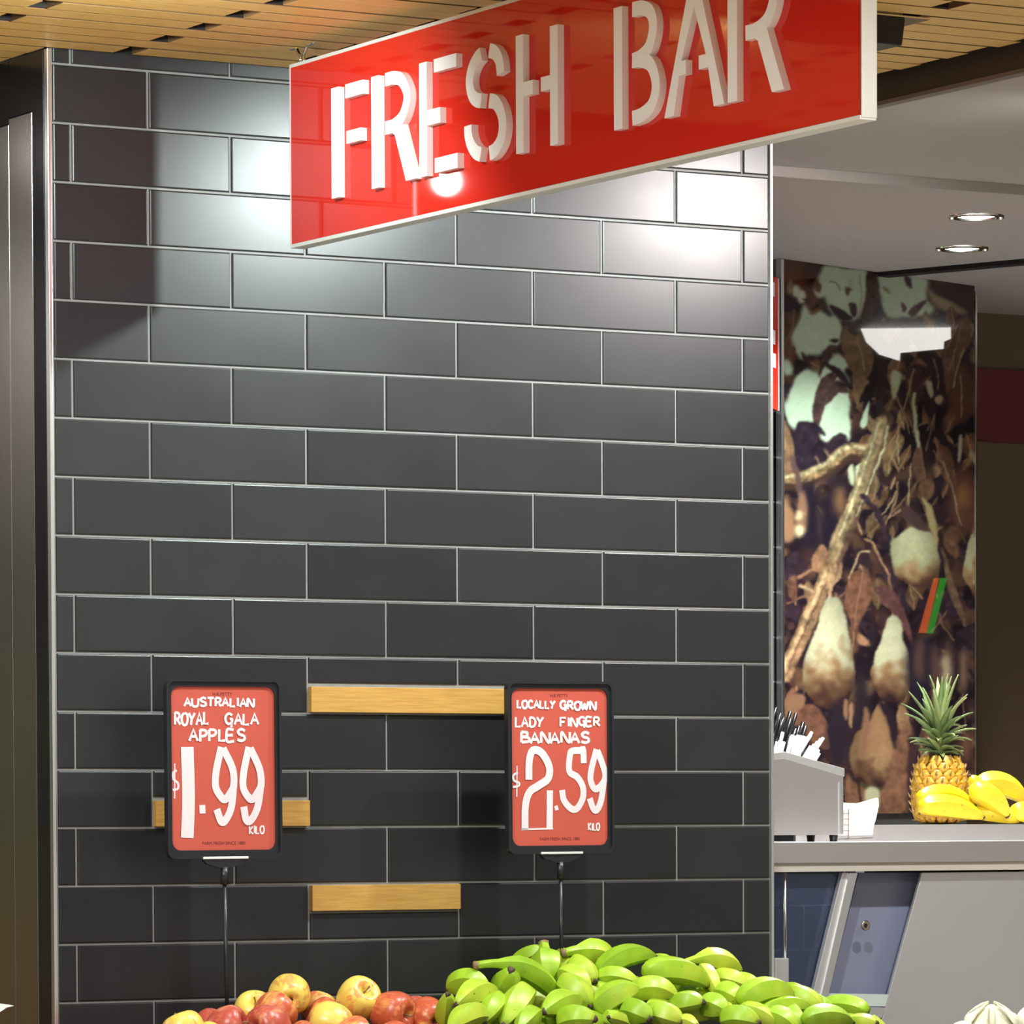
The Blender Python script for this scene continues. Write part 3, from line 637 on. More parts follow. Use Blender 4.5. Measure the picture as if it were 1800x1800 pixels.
cimg = (img[y0, x0]*(1-fx)+img[y0, x0+1]*fx)*(1-fy)+(img[y0+1, x0]*(1-fx)+img[y0+1, x0+1]*fx)*fy
cl = cimg/255; cl = np.where(cl <= .04045, cl/12.92, ((cl+.055)/1.055)**2.4)
POSTER_GAIN = .72
cl = np.clip(cl*POSTER_GAIN, 0, .92)
me = bpy.data.meshes.new('poster_print')
vv = np.stack([U*PW, np.full_like(U, -.0005), (1-V)*PH], -1).reshape(-1, 3)
idx = np.arange(nx*ny).reshape(ny, nx)
fc = np.stack([idx[1:, :-1], idx[1:, 1:], idx[:-1, 1:], idx[:-1, :-1]], -1).reshape(-1, 4)
me.from_pydata(vv.tolist(), [], fc.tolist())
ca = me.color_attributes.new('print', 'FLOAT_COLOR', 'POINT')
ca.data.foreach_set('color', np.concatenate([cl.reshape(-1, 3), np.ones((nx*ny, 1))], 1).astype(np.float32).ravel())
mt, nt, p = new_mat('glossy_poster_print')
at = nt.nodes.new('ShaderNodeAttribute'); at.attribute_name = 'print'
nt.links.new(at.outputs['Color'], p.inputs['Base Color']); p.inputs['Roughness'].default_value = .025
me.materials.append(mt)
pr = bpy.data.objects.new('poster_print', me); link(pr, poster)
mesh_obj('backing_board', bm_box(0, PW, 0, .010, 0, PH), M['black_plastic'], poster)
mesh_obj('edge_strip', bm_box(-.011, -.0005, -.004, .012, -.02, PH-.001, bevel=.001), M['alu'], poster)
mesh_obj('edge_strip', bm_box(PW+.0005, PW+.007, -.003, .012, -.002, PH-.012, bevel=.001), M['chrome'], poster)

# narrow red board beside the poster
az = math.radians(45.9); bd = Vector((math.sin(az), math.cos(az), 0))
p0 = pix(1369, 605, 1.05); brd = bpy.data.objects.new('red_board', None); link(brd); brd.location = (p0.x, p0.y, 0); brd.rotation_euler = (0, 0, math.atan2(bd.y, bd.x))
tag(brd, 'narrow red board with white marks between the tiles and the pear poster', 'sign')
zb, zt = pix(1369, 722, 1.05).z, pix(1369, 490, 1.05).z
mesh_obj('board_panel', bm_box(-.30, -.006, 0, .008, zb, zt), M['red_acrylic'], brd)
mesh_obj('edge_strip', bm_box(-.006, 0, -.001, .009, zb, zt), M['frame_white'], brd)
for k, (a, h) in enumerate(((.80, .03), (.44, .03), (.265, .03))):
    zc = zb+(zt-zb)*(a+.1); mesh_obj('white_mark', bm_box(-.085, -.045+.006*k, -.001, .0, zc-h/2, zc+h/2), M['letter'], brd)

# ------------------------------------------------------------------ counter and display case
YC = .36
case = empty('display_case', (2.2, YC, 0), 'stainless food display case with slanted glass under its top rail', 'display case')
def cp(name, bm, mt, smooth=False): return mesh_obj(name, local(bm, case), mt, case, smooth)
cp('top_rail', bm_box(1.46, 3.6, YC, YC+.03, 1.4696, 1.5120, bevel=.002), M['steel_h'])
cp('counter_top', bm_box(1.46, 3.6, YC+.03, .80, 1.500, 1.5115), M['steel_h'])
cp('underside_strip', bm_box(1.46, 3.6, YC+.006, YC+.05, 1.4526, 1.4695), mat('cream_rubber_seal', (.55, .50, .43), .5))
GL, nt, p = new_mat('glass_with_blue_haze')
for n_ in list(nt.nodes):
    if n_.type != 'OUTPUT_MATERIAL': nt.nodes.remove(n_)
tb = nt.nodes.new('ShaderNodeBsdfTransparent'); tb.inputs[0].default_value = (.80, .86, 1, 1)
df = nt.nodes.new('ShaderNodeBsdfDiffuse'); df.inputs[0].default_value = (.20, .26, .52, 1)  # diffuse blue share painted in for bluish light off the glass
gs = nt.nodes.new('ShaderNodeBsdfGlossy'); gs.inputs['Roughness'].default_value = .04
m1 = nt.nodes.new('ShaderNodeMixShader'); m1.inputs[0].default_value = .12; nt.links.new(tb.outputs[0], m1.inputs[1]); nt.links.new(df.outputs[0], m1.inputs[2])
fr = nt.nodes.new('ShaderNodeFresnel'); fr.inputs[0].default_value = 1.45
m2 = nt.nodes.new('ShaderNodeMixShader'); nt.links.new(fr.outputs[0], m2.inputs[0]); nt.links.new(m1.outputs[0], m2.inputs[1]); nt.links.new(gs.outputs[0], m2.inputs[2])
nt.links.new(m2.outputs[0], [n_ for n_ in nt.nodes if n_.type == 'OUTPUT_MATERIAL'][0].inputs[0])
M['glass'] = GL
def quad(px, y): return [pix(a, b, y) for a, b in px]
cp('front_glass', bm_prism(quad([(1363, 1536), (1488, 1536), (1422, 1815), (1363, 1815)], .395), (0, .006, 0)), M['glass'])
cp('slanted_rail', bm_prism(quad([(1481, 1534), (1493, 1534), (1428, 1815), (1412, 1815)], .380), (0, .012, 0), bevel=.001), M['steel_dull'])
cp('slanted_rail', bm_prism(quad([(1493, 1534), (1508, 1534), (1441, 1815), (1429, 1815)], .376), (0, .012, 0), bevel=.001), M['alu'])
cp('side_glass', bm_prism(quad([(1510, 1534), (1620, 1534), (1544, 1815), (1440, 1815)], .43), (0, .008, 0)), mat('frosted_blue_panel', (.23, .25, .36), .3))
cp('steel_panel', bm_prism(quad([(1621, 1534), (1900, 1531), (1900, 1830), (1540, 1830)], .385), (0, .008, 0), bevel=.001), M['steel_dull'])
cp('pale_shelf', bm_prism(quad([(1446, 1746), (1562, 1748), (1556, 1769), (1440, 1766)], .384), (0, .01, 0)), mat('pale_plastic_shelf', (.62, .70, .66), .4))
cp('shelf_edge', bm_prism(quad([(1440, 1768), (1556, 1771), (1550, 1789), (1436, 1786)], .383), (0, .01, 0)), M['steel_dull'])
cp('support_rod', bm_tube([pix(1380, 1534, .384), pix(1380, 1690, .384)], .0035, 10), M['alu'], True)
cp('rod_bracket', bm_prism(quad([(1363, 1684), (1387, 1684), (1387, 1731), (1363, 1733)], .375), (0, .014, 0), bevel=.002), M['steel_dull'])
c0 = pix(1522, 1627, .392)
b = bm_lathe([(.0045, 0), (.0085, -.0015), (.0105, .0), (.0105, .002)], 20); bmesh.ops.rotate(b, verts=b.verts, cent=(0, 0, 0), matrix=Matrix.Rotation(math.radians(-90), 3, 'X')); bmesh.ops.translate(b, verts=b.verts, vec=c0)
cp('ring_fitting', b, mat('brass_ring', (.55, .5, .38), .3, 1.0), True)
b = bm_lathe([(0, -.0004), (.005, 0)], 16); bmesh.ops.rotate(b, verts=b.verts, cent=(0, 0, 0), matrix=Matrix.Rotation(math.radians(90), 3, 'X')); bmesh.ops.translate(b, verts=b.verts, vec=c0)
cp('ring_hole', b, M['void'])
shelf = empty('back_shelf', (2.6, 1.0, 1.5), 'low stainless shelf behind the counter carrying the pineapple', 'shelf')
mesh_obj('shelf_board', local(bm_box(2.02, 3.5, .78, 1.45, 1.532, 1.5452, bevel=.002), shelf), M['steel_h'], shelf)
mesh_obj('front_lip', local(bm_box(2.02, 3.5, .775, .785, 1.5118, 1.5452, bevel=.001), shelf), M['steel_h'], shelf)
mesh_obj('shelf_support', local(bm_box(2.62, 3.45, .80, 1.40, 0.9, 1.532), shelf), M['black_plastic'], shelf)

# straw dispenser
dy = .47
disp = empty('straw_dispenser', pix(1425, 1470, dy+.05), 'stainless straw box with a sloping top on black feet', 'straw dispenser')
def dp(name, bm, mt, smooth=False): return mesh_obj(name, local(bm, disp), mt, disp, smooth)
ZB = pix(1425, 1468, dy).z
A1, A2, A3 = pix(1340, 1330, dy), pix(1378, 1323, dy), pix(1483, 1351, dy)
A4 = Vector((A3.x, dy, ZB)); A5 = Vector((A1.x-.03, dy, ZB)); A1.x -= .03
dp('dispenser_body', bm_prism([A5, A4, A3-Vector((0, 0, .012)), A2-Vector((0, 0, .010)), A1-Vector((0, 0, .012))], (0, .11, 0), bevel=.002), M['steel_h'])
dp('top_lip', bm_prism([A3+Vector((.001, -.002, -.016)), A3+Vector((.001, -.002, 0)), A2+Vector((0, -.002, .002)), A1+Vector((0, -.002, 0)), A1+Vector((0, -.002, -.014)), A2+Vector((0, -.002, -.013))], (0, .004, 0), bevel=.0008), M['steel_dull'])
dp('side_seam', bm_box(A3.x-.013, A3.x-.0105, dy-.002, dy, ZB+.002, A3.z-.028), M['steel_dull'])
for xx in (A3.x-.017, A1.x+.03):
    for yo in (.012, .095): dp('rubber_foot', bm_tube([(xx, dy+yo, 1.5116), (xx, dy+yo, ZB+.002)], [.0075, .0095], 14), M['black_plastic'], True)
SB = mat('black_straw_plastic', (.012, .012, .014), .25); SWH = mat('white_straw_paper', (.93, .93, .95), .6)
def straw(base, tip, r, mt, label, grp):
    b = bm_tube([base, tip], r, 8); c = (Vector(base)+Vector(tip))/2
    bmesh.ops.translate(b, verts=b.verts, vec=-c)
    o = mesh_obj('drinking_straw', b, mt, None, True, c); tag(o, label, 'straw', grp)
for k in range(18):
    tx = 1360+k*3.4+random.uniform(-3, 3); ty = 1255-10*math.sin(k*1.7)+ (k % 3)*9 - (10 if k < 4 else 0)+max(0, k-9)*3
    yy_ = dy+.06+random.uniform(0, .03)
    straw(pix(tx-30, ty+96, yy_-.005), pix(tx, ty, yy_), .0042, SB, 'black drinking straw standing in the stainless straw box', 'black straws in the straw box')
for (tx, ty) in [(1371, 1302), (1378, 1304), (1366, 1304), (1376, 1287), (1393, 1292), (1391, 1295), (1403, 1292), (1408, 1293), (1413, 1294), (1399, 1294), (1420, 1296), (1427, 1287), (1425, 1292), (1447, 1297), (1443, 1299), (1437, 1304), (1431, 1309), (1425, 1312), (1439, 1318), (1440, 1324), (1430, 1318)]:
    yy_ = dy+.02+random.uniform(0, .035); sl = .25 if tx < 1415 else .62
    straw(pix(tx-58*sl, ty+58, yy_), pix(tx, ty, yy_), .0036, SWH, 'white paper-wrapped drinking straw standing in the stainless straw box', 'white straws in the straw box')
# napkins
nd = .56
nap = empty('napkin_holder', pix(1510, 1470, nd), 'wire holder packed with white paper napkins beside the straw box', 'napkin holder')
NPM = mat('white_paper_napkin', (.95, .95, .95), .7)
def npart(name, bm, mt, smooth=False): return mesh_obj(name, local(bm, nap), mt, nap, smooth)
for k in range(9):
    y_ = nd+.004+k*.006; o1, o2 = random.uniform(-2, 2), random.uniform(-3, 3)
    npart('napkin', bm_prism([pix(1462+o1, 1469, y_), pix(1531+o2, 1468, y_), pix(1533+o2, 1452, y_), pix(1537+o2, 1440, y_), pix(1542+o2, 1416+o1, y_), pix(1541+o2, 1404+o1, y_), pix(1525, 1409+o1, y_), pix(1508, 1412, y_), pix(1462, 1410, y_)], (0, .0035, 0)), NPM)
npart('wire_frame', bm_tube([pix(1491.5, 1475, nd-.004), pix(1491.5, 1422, nd-.004)], .0010, 6), M['steel'])
for yy_ in (1430, 1440, 1450, 1460): npart('wire_frame', bm_tube([pix(1478, yy_, nd-.004), pix(1493, yy_, nd-.004)], .0006, 5), M['steel'])
npart('wire_base', bm_tube([pix(1462, 1475, nd-.004), pix(1534, 1473, nd-.004)], .0015, 6), M['steel'])

# ------------------------------------------------------------------ pineapple
PBASE = pix(1652, 1447, 1.04); PBASE.z = 1.5455
pine = empty('pineapple', PBASE, 'ripe pineapple with spiky green crown standing on the back shelf', 'pineapple')
PS = .98
prof = [(.0, .0), (.038, .002), (.055, .018), (.0605, .05), (.0590, .09), (.0520, .125), (.0400, .146), (.018, .153), (0, .154)]
FL = mat('pineapple_eye', (.60, .34, .03), .45, noise=(70, .9, (.40, .19, .02)))
mesh_obj('fruit_body', bm_lathe([(r*.97, z) for r, z in prof], 28), mat('pineapple_seam', (.10, .055, .015), .6), pine, True)
b = bm_lathe([(.0100, -.001), (.0092, .002), (.0060, .0042), (.0022, .0046), (0, .0060)], 6)
eye_me = bpy.data.meshes.new('fruitlet'); b.to_mesh(eye_me); b.free(); eye_me.materials.append(FL)
b = bm_tube([(0, 0, .003), (.0005, .002, .0075), (.001, .006, .0105)], [.0024, .0016, .0004], 5)
spk_me = bpy.data.meshes.new('eye_bract'); b.to_mesh(spk_me); b.free(); spk_me.materials.append(mat('pineapple_bract', (.34, .22, .10), .6))
def rad(z):
    for (r0, z0), (r1, z1) in zip(prof[:-1], prof[1:]):
        if z0 <= z <= z1: return r0+(r1-r0)*(z-z0)/(z1-z0), (r1-r0)/(z1-z0)
    return .02, -1
for i in range(9):
    z = .013+i*.0158; r, sl = rad(z); nn = 12 if i < 8 else 9
    for k in range(nn):
        a = 2*math.pi*(k+.5*(i % 2))/nn+i*.05
        o = bpy.data.objects.new('fruitlet', eye_me); link(o, pine)
        nrm = Vector((math.cos(a), math.sin(a), -sl)).normalized()
        q = nrm.to_track_quat('Z', 'Y'); sc = r*2*math.pi/nn/.0172
        o.location = (r*math.cos(a)*.985, r*math.sin(a)*.985, z); o.rotation_mode = 'QUATERNION'; o.rotation_quaternion = q; o.scale = (sc*.86, sc*.90, 1.0)
        o2 = bpy.data.objects.new('eye_bract', spk_me); link(o2, o)
LFM = mat('pineapple_leaf', (.115, .185, .062), .45, noise=(30, .8, (.21, .27, .10)))
LFT = mat('pineapple_leaf_pale', (.23, .31, .11), .45, noise=(30, .7, (.33, .34, .16)))
def crown_leaf(az_, L, lean, z, wd, curl):
    b = bmesh.new(); n = 8; d = Vector((math.cos(az_), math.sin(az_), 0)); side = Vector((-d.y, d.x, 0)); rows = []
    p = d*.008+Vector((0, 0, z)); ang_ = lean
    for i in range(n+1):
        t = i/n; wv = wd*(1-t)**.75*(.55+.9*t if t < .5 else 1)+.0004
        nr = (-d*math.cos(ang_)+Vector((0, 0, 1))*math.sin(ang_))
        rows.append([b.verts.new(p-side*wv+nr*wv*.35), b.verts.new(p-nr*.0015), b.verts.new(p+side*wv+nr*wv*.35)])
        ang_ += curl/n; p = p+(d*math.sin(ang_)+Vector((0, 0, 1))*math.cos(ang_))*(L/n)
    for A, B in zip(rows[:-1], rows[1:]):
        b.faces.new((A[0], A[1], B[1], B[0])); b.faces.new((A[1], A[2], B[2], B[1]))
    o = mesh_obj('crown_leaf', b, random.choice((LFM, LFM, LFT)), pine, True)
    md = o.modifiers.new('thickness', 'SOLIDIFY'); md.thickness = .0012
for lev in range(8):
    nn = 9 if lev < 6 else 6
    for k in range(nn):
        a = 2*math.pi*k/nn+lev*2.4+random.uniform(-.15, .15)
        L = (.045, .055, .062, .070, .085, .098, .105, .100)[lev]*random.uniform(.85, 1.12)
        lean = (1.05, .95, .80, .68, .55, .42, .28, .12)[lev]; curl = (.9, .8, .75, .7, .55, .40, .30, .15)[lev]*random.uniform(.6, 1.3)
        crown_leaf(a, L*1.06, lean*.8+random.uniform(-.15, .25), .150+lev*.0098, .0125, curl*random.choice((.5, 1, 1.3, 2.0)))
mesh_obj('crown_core', bm_tube([(0, 0, .145), (0, 0, .235)], [.017, .007], 10), LFM, pine, True)

# ------------------------------------------------------------------ bananas
def banana_mat(name, c1, c2, c3, rough=.38):
    mt, nt, p = new_mat(name)
    tc = nt.nodes.new('ShaderNodeTexCoord'); oi = nt.nodes.new('ShaderNodeObjectInfo')
    n = nt.nodes.new('ShaderNodeTexNoise'); n.inputs['Scale'].default_value = 22; n.inputs['Detail'].default_value = 4
    nt.links.new(tc.outputs['Object'], n.inputs['Vector'])
    ad = nt.nodes.new('ShaderNodeMath'); ad.operation = 'MULTIPLY_ADD'; ad.inputs[1].default_value = .55
    nt.links.new(oi.outputs['Random'], ad.inputs[0]); nt.links.new(n.outputs['Fac'], ad.inputs[2])
    rp = nt.nodes.new('ShaderNodeValToRGB'); e = rp.color_ramp.elements
    e[0].position = .38; e[0].color = (*c1, 1); e[1].position = 1.0; e[1].color = (*c3, 1); k = e.new(.70); k.color = (*c2, 1)
    nt.links.new(ad.outputs[0], rp.inputs[0])
    v = nt.nodes.new('ShaderNodeTexNoise'); v.inputs['Scale'].default_value = 160; v.inputs['Detail'].default_value = 2
    nt.links.new(tc.outputs['Object'], v.inputs['Vector'])
    r2 = nt.nodes.new('ShaderNodeMapRange'); r2.inputs[1].default_value = .70; r2.inputs[2].default_value = .76; nt.links.new(v.outputs['Fac'], r2.inputs[0])
    mx = nt.nodes.new('ShaderNodeMix'); mx.data_type = 'RGBA'; mx.inputs[7].default_value = (c1[0]*.5, c1[1]*.42, c1[2], 1)
    nt.links.new(r2.outputs[0], mx.inputs[0]); nt.links.new(rp.outputs['Color'], mx.inputs[6]); nt.links.new(mx.outputs[2], p.inputs['Base Color'])
    p.inputs['Roughness'].default_value = rough; p.inputs['Subsurface Weight'].default_value = 0
    return mt
GREEN = banana_mat('green_banana_peel', (.20, .37, .012), (.32, .50, .025), (.48, .57, .05))
YELL = banana_mat('yellow_banana_peel', (.72, .50, .004), (.80, .58, .008), (.84, .66, .03))
TIPM = mat('dark_banana_tip', (.045, .028, .022), .8, noise=(200, .8, (.12, .08, .06))); STM = mat('dry_banana_stem', (.30, .19, .09), .8, noise=(150, .8, (.14, .09, .05)))
def banana_parts(A, B, R, sag, upv, mt, parent, body='peel', stem=False, tip=True, origin=None):
    A, B = Vector(A), Vector(B); L = (B-A).length; t_ = (B-A).normalized()
    u = (Vector(upv)-t_*Vector(upv).dot(t_)).normalized(); origin = Vector(origin)
    n = 15; pts = []; rr = []
    if stem: tr_, pr_ = [0, .08, .20, .30, .40, .55, .70, .84, .93, 1.0], [.32, .33, .38, .66, .92, 1, .96, .74, .48, .25]
    else: tr_, pr_ = [0, .06, .14, .25, .38, .55, .70, .84, .93, 1.0], [.45, .70, .88, .97, 1, .98, .88, .66, .44, .24]
    for i in range(n+1):
        t = i/n; pts.append(A+(B-A)*t+u*(4*sag*L*t*(1-t))-origin); rr.append(R*float(np.interp(t, tr_, pr_)))
    b = bmesh.new(); N = 25; rings = []; tw = random.uniform(0, 6.28); side = t_.cross(u)
    for i, p in enumerate(pts):
        tg = (pts[min(i+1, n)]-pts[max(i-1, 0)]).normalized(); e2 = side; e1 = e2.cross(tg).normalized(); ring = []
        for k in range(N):
            an = 2*math.pi*k/N; pent = math.cos(math.pi/5)/math.cos((an % (2*math.pi/5))-math.pi/5)
            ring.append(b.verts.new(p+(e1*math.cos(an+tw)+e2*math.sin(an+tw))*rr[i]*(.30+.74*pent)*1.03))
        rings.append(ring)
    for i in range(n):
        for k in range(N): b.faces.new((rings[i][k], rings[i][(k+1) % N], rings[i+1][(k+1) % N], rings[i+1][k]))
    b.faces.new(rings[0][::-1]); b.faces.new(rings[-1]); bmesh.ops.recalc_face_normals(b, faces=b.faces)
    for i in range(1, n):
        for k in range(0, N, 5):
            e = b.edges.get((rings[i][k], rings[i+1][k]))
            if e: e.smooth = False
    mesh_obj(body, b, mt, parent, True)
    if tip:
        d = (pts[-1]-pts[-2]).normalized()
        b = bm_tube([pts[-1]-d*.002, pts[-1]+d*.0025, pts[-1]+d*.0045], [R*.27, R*.25, R*.14], 9, prof=lambda a: 1+.18*math.cos(3*a)); mesh_obj('blossom_tip', b, TIPM, parent, True)
    if stem:
        d = (pts[0]-pts[1]).normalized()
        b = bm_tube([pts[0]-d*.002, pts[0]+d*.003, pts[0]+d*.006], [R*.33, R*.36, R*.26], 9, prof=lambda a: 1+.16*math.cos(4*a+1)); mesh_obj('stem_end', b, STM, parent, True)
VIEW = Vector((.50, .865, 0))
BG = 'green lady finger bananas piled under the price card'
# (hidden or stem end px, tip end px, thickness px, extra depth, bend, stem?, label)
BAN = [
 ((905,1697),(962,1670),30,.05,.10,0,'pale green banana behind the upright stalk at the top of the pile'),
 ((985,1672),(1004,1722),28,.05,.05,0,'pale green banana tucked right of the upright stalk'),
 ((992,1675),(1082,1700),42,.05,.16,1,'green banana with a cut neck arching left beside the card pole'),
 ((1138,1696),(1180,1690),24,.05,.10,0,'small green banana tip peeping out behind the right shoulder of the pile'),
 ((1200,1694),(1302,1706),36,.05,.14,1,'blunt green banana lying highest on the right half of the pile'),
 ((1288,1724),(1334,1730),24,.04,.10,0,'green banana mostly hidden behind the right slope of the pile'),
 ((1378,1744),(1412,1744),22,.03,.12,0,'little green banana top showing behind the far right of the pile'),
 ((838,1697),(986,1764),38,.03,.17,1,'long green banana with its cut neck reaching left over the pile'),
 ((956,1661),(962,1728),52,.02,.04,1,'green banana whose cut stalk stands up as the peak of the pile'),
 ((1004,1694),(1046,1724),36,.03,.12,0,'green banana wedged below the arching banana near the pole'),
 ((1050,1712),(1151,1682),38,.03,.16,0,'dark green banana pointing up to the right at the crest of the pile'),
 ((1132,1710),(1244,1732),44,.02,.13,0,'long green banana with dark tip lying across the right middle of the pile'),
 ((1232,1700),(1262,1749),28,.01,.08,0,'slim yellow green banana hanging over the right middle of the pile'),
 ((1254,1720),(1317,1734),32,.03,.12,0,'yellowish banana under the blunt one on the right of the pile'),
 ((1386,1744),(1446,1776),36,.02,.08,0,'green banana sloping down at the right end of the pile'),
 ((790,1740),(859,1737),38,.03,.22,0,'yellow tinged green banana domed at the left end of the pile'),
 ((784,1800),(787,1748),34,.03,.0,0,'green banana end facing out beside the last apple'),
 ((882,1758),(898,1705),46,.0,.0,0,'green banana seen end on with its dark tip turned upward'),
 ((1050,1720),(1122,1728),30,.02,.14,0,'green banana half covered in the middle of the pile'),
 ((985,1712),(1036,1746),38,.01,.14,0,'green banana above the pale plump one right of the stalk'),
 ((1110,1748),(1189,1752),38,.0,.20,0,'curved green banana with a black tip in the centre right of the pile'),
 ((1262,1746),(1308,1763),38,.0,.12,0,'short pointed green banana on the right slope of the pile'),
 ((1300,1764),(1393,1754),44,.0,.20,0,'broad green banana arched like a bridge on the right of the pile'),
 ((1338,1778),(1425,1772),30,.01,.10,0,'green banana running under the arched one on the right'),
 ((864,1756),(802,1767),42,.0,.16,0,'green banana pointing left below the domed one'),
 ((925,1742),(886,1803),48,-.01,.06,0,'plump pale green banana leaning left in the front of the pile'),
 ((880,1757),(852,1796),34,-.005,.10,0,'green banana drooping left of the plump pale one'),
 ((986,1724),(1036,1769),42,-.01,.10,0,'plump light green banana with a black tip below the stalk'),
 ((1046,1778),(1123,1738),46,-.01,.12,0,'large green banana rising to a blunt end in the middle of the pile'),
 ((1178,1772),(1236,1762),38,-.01,.10,0,'green banana with grey tip under the curved one'),
 ((1234,1768),(1280,1780),40,-.015,.10,0,'stubby green banana right of the grey tipped one'),
 ((1012,1766),(955,1779),44,-.015,.08,0,'green banana with a ragged black tip pointing left'),
 ((1098,1776),(1142,1791),40,-.02,.10,0,'blunt green banana with a grey tip near the bottom centre'),
 ((1140,1780),(1198,1797),40,-.02,.10,0,'green banana pointing right at the bottom centre'),
 ((1300,1774),(1370,1806),32,-.01,.10,0,'yellow green banana sloping down under the arched one'),
 ((1380,1774),(1410,1808),32,-.01,.08,0,'green banana end in the lower right of the pile'),
 ((1346,1788),(1400,1808),40,-.02,.10,0,'smooth green banana in the lower right of the pile'),
 ((1270,1796),(1333,1798),42,-.02,.14,0,'green banana arched at the bottom edge under the stubby one'),
 ((1412,1793),(1498,1798),38,-.02,.10,0,'long low green banana at the right foot of the pile'),
 ((1486,1801),(1541,1798),28,-.02,.06,0,'last small green banana at the right foot of the pile'),
 ((848,1786),(790,1808),38,-.02,.12,0,'shaded green banana at the lower left beside the apples'),
 ((985,1802),(1046,1792),44,-.025,.12,0,'yellow green banana at the bottom edge below the ragged tip'),
 ((942,1782),(912,1810),34,-.02,.06,0,'green banana dropping to the bottom edge right of the plump pale one'),
 ((1108,1806),(1070,1788),24,-.03,.04,1,'stubby cut banana neck at the bottom edge'),
 ((1190,1800),(1226,1803),26,-.025,.08,0,'tiny slice of green banana at the bottom edge'),
]
def pile_y(py): return -.17-(py-1665)/140*.27
for a, bpt, th, dd, sag, st_, lab in BAN:
    ym = pile_y((a[1]+bpt[1])/2)+dd
    B3 = pix(*bpt, ym); A3 = pix(*a, ym); s_ = (B3-pix(bpt[0]+1, bpt[1], ym)).length   # metres per pixel
    d = (B3-A3).length; extra = min(.06, math.sqrt(max(0, .105**2-d*d)))
    A3 = pix(*a, ym+extra)
    org = (A3+B3)/2
    o = empty('banana', org, lab, 'banana', BG)
    banana_parts(A3, B3, th*.56/975, sag*.9, (0, -.25, 1), GREEN, o, stem=bool(st_), tip=not (lab.startswith('blunt green banana lying') or lab.startswith('large green')), origin=org)
random.seed(21)
for k in range(30):          # the layer underneath that carries them
    x = .66+(k % 15)*.058+random.uniform(-.01, .01); y = -.20-(k//15)*.12+random.uniform(-.02, .02); z = 1.245-(k//15)*.035-abs(x-1.0)*.10
    an = random.uniform(-.6, .6)+(1.57 if k % 3 else 0); v = Vector((math.cos(an), math.sin(an), 0))*.055
    org = Vector((x, y, z)); o = empty('banana', org, 'green banana lying underneath the top layer of the banana pile', 'banana', 'bananas buried in the pile')
    banana_parts(org-v, org+v, .0205, .10, (0, 0, 1), GREEN, o, origin=org)

def yellow_hand(label, fingers, y):
    c = pix(fingers[0][0][0], 1447, y); c.z = 1.5455
    t = empty('banana_hand', c, label, 'bananas', 'ripe banana hands on the back shelf')
    for a, b_, th, dd, sag, u in fingers:
        A3, B3 = pix(*a, y+dd), pix(*b_, y+dd)
        banana_parts(A3, B3, th*.5/815, sag, u, YELL, t, body='finger', origin=c)
yellow_hand('two ripe yellow bananas joined at the neck in front of the pineapple', [((1612,1403),(1712,1418),32,.02,.12,(0,0,1)), ((1616,1418),(1727,1437),41,-.015,.06,(0,0,1))], .885)
yellow_hand('hand of ripe yellow bananas right of the pineapple', [((1722,1386),(1705,1364),26,.05,.0,(0,0,1)), ((1716,1380),(1806,1412),42,.03,.14,(0,0,1)), ((1712,1428),(1794,1442),34,.0,.05,(0,0,1)), ((1708,1388),(1770,1434),44,-.02,.10,(1,0,1)), ((1780,1424),(1830,1444),36,-.01,.06,(0,0,1))], .90)

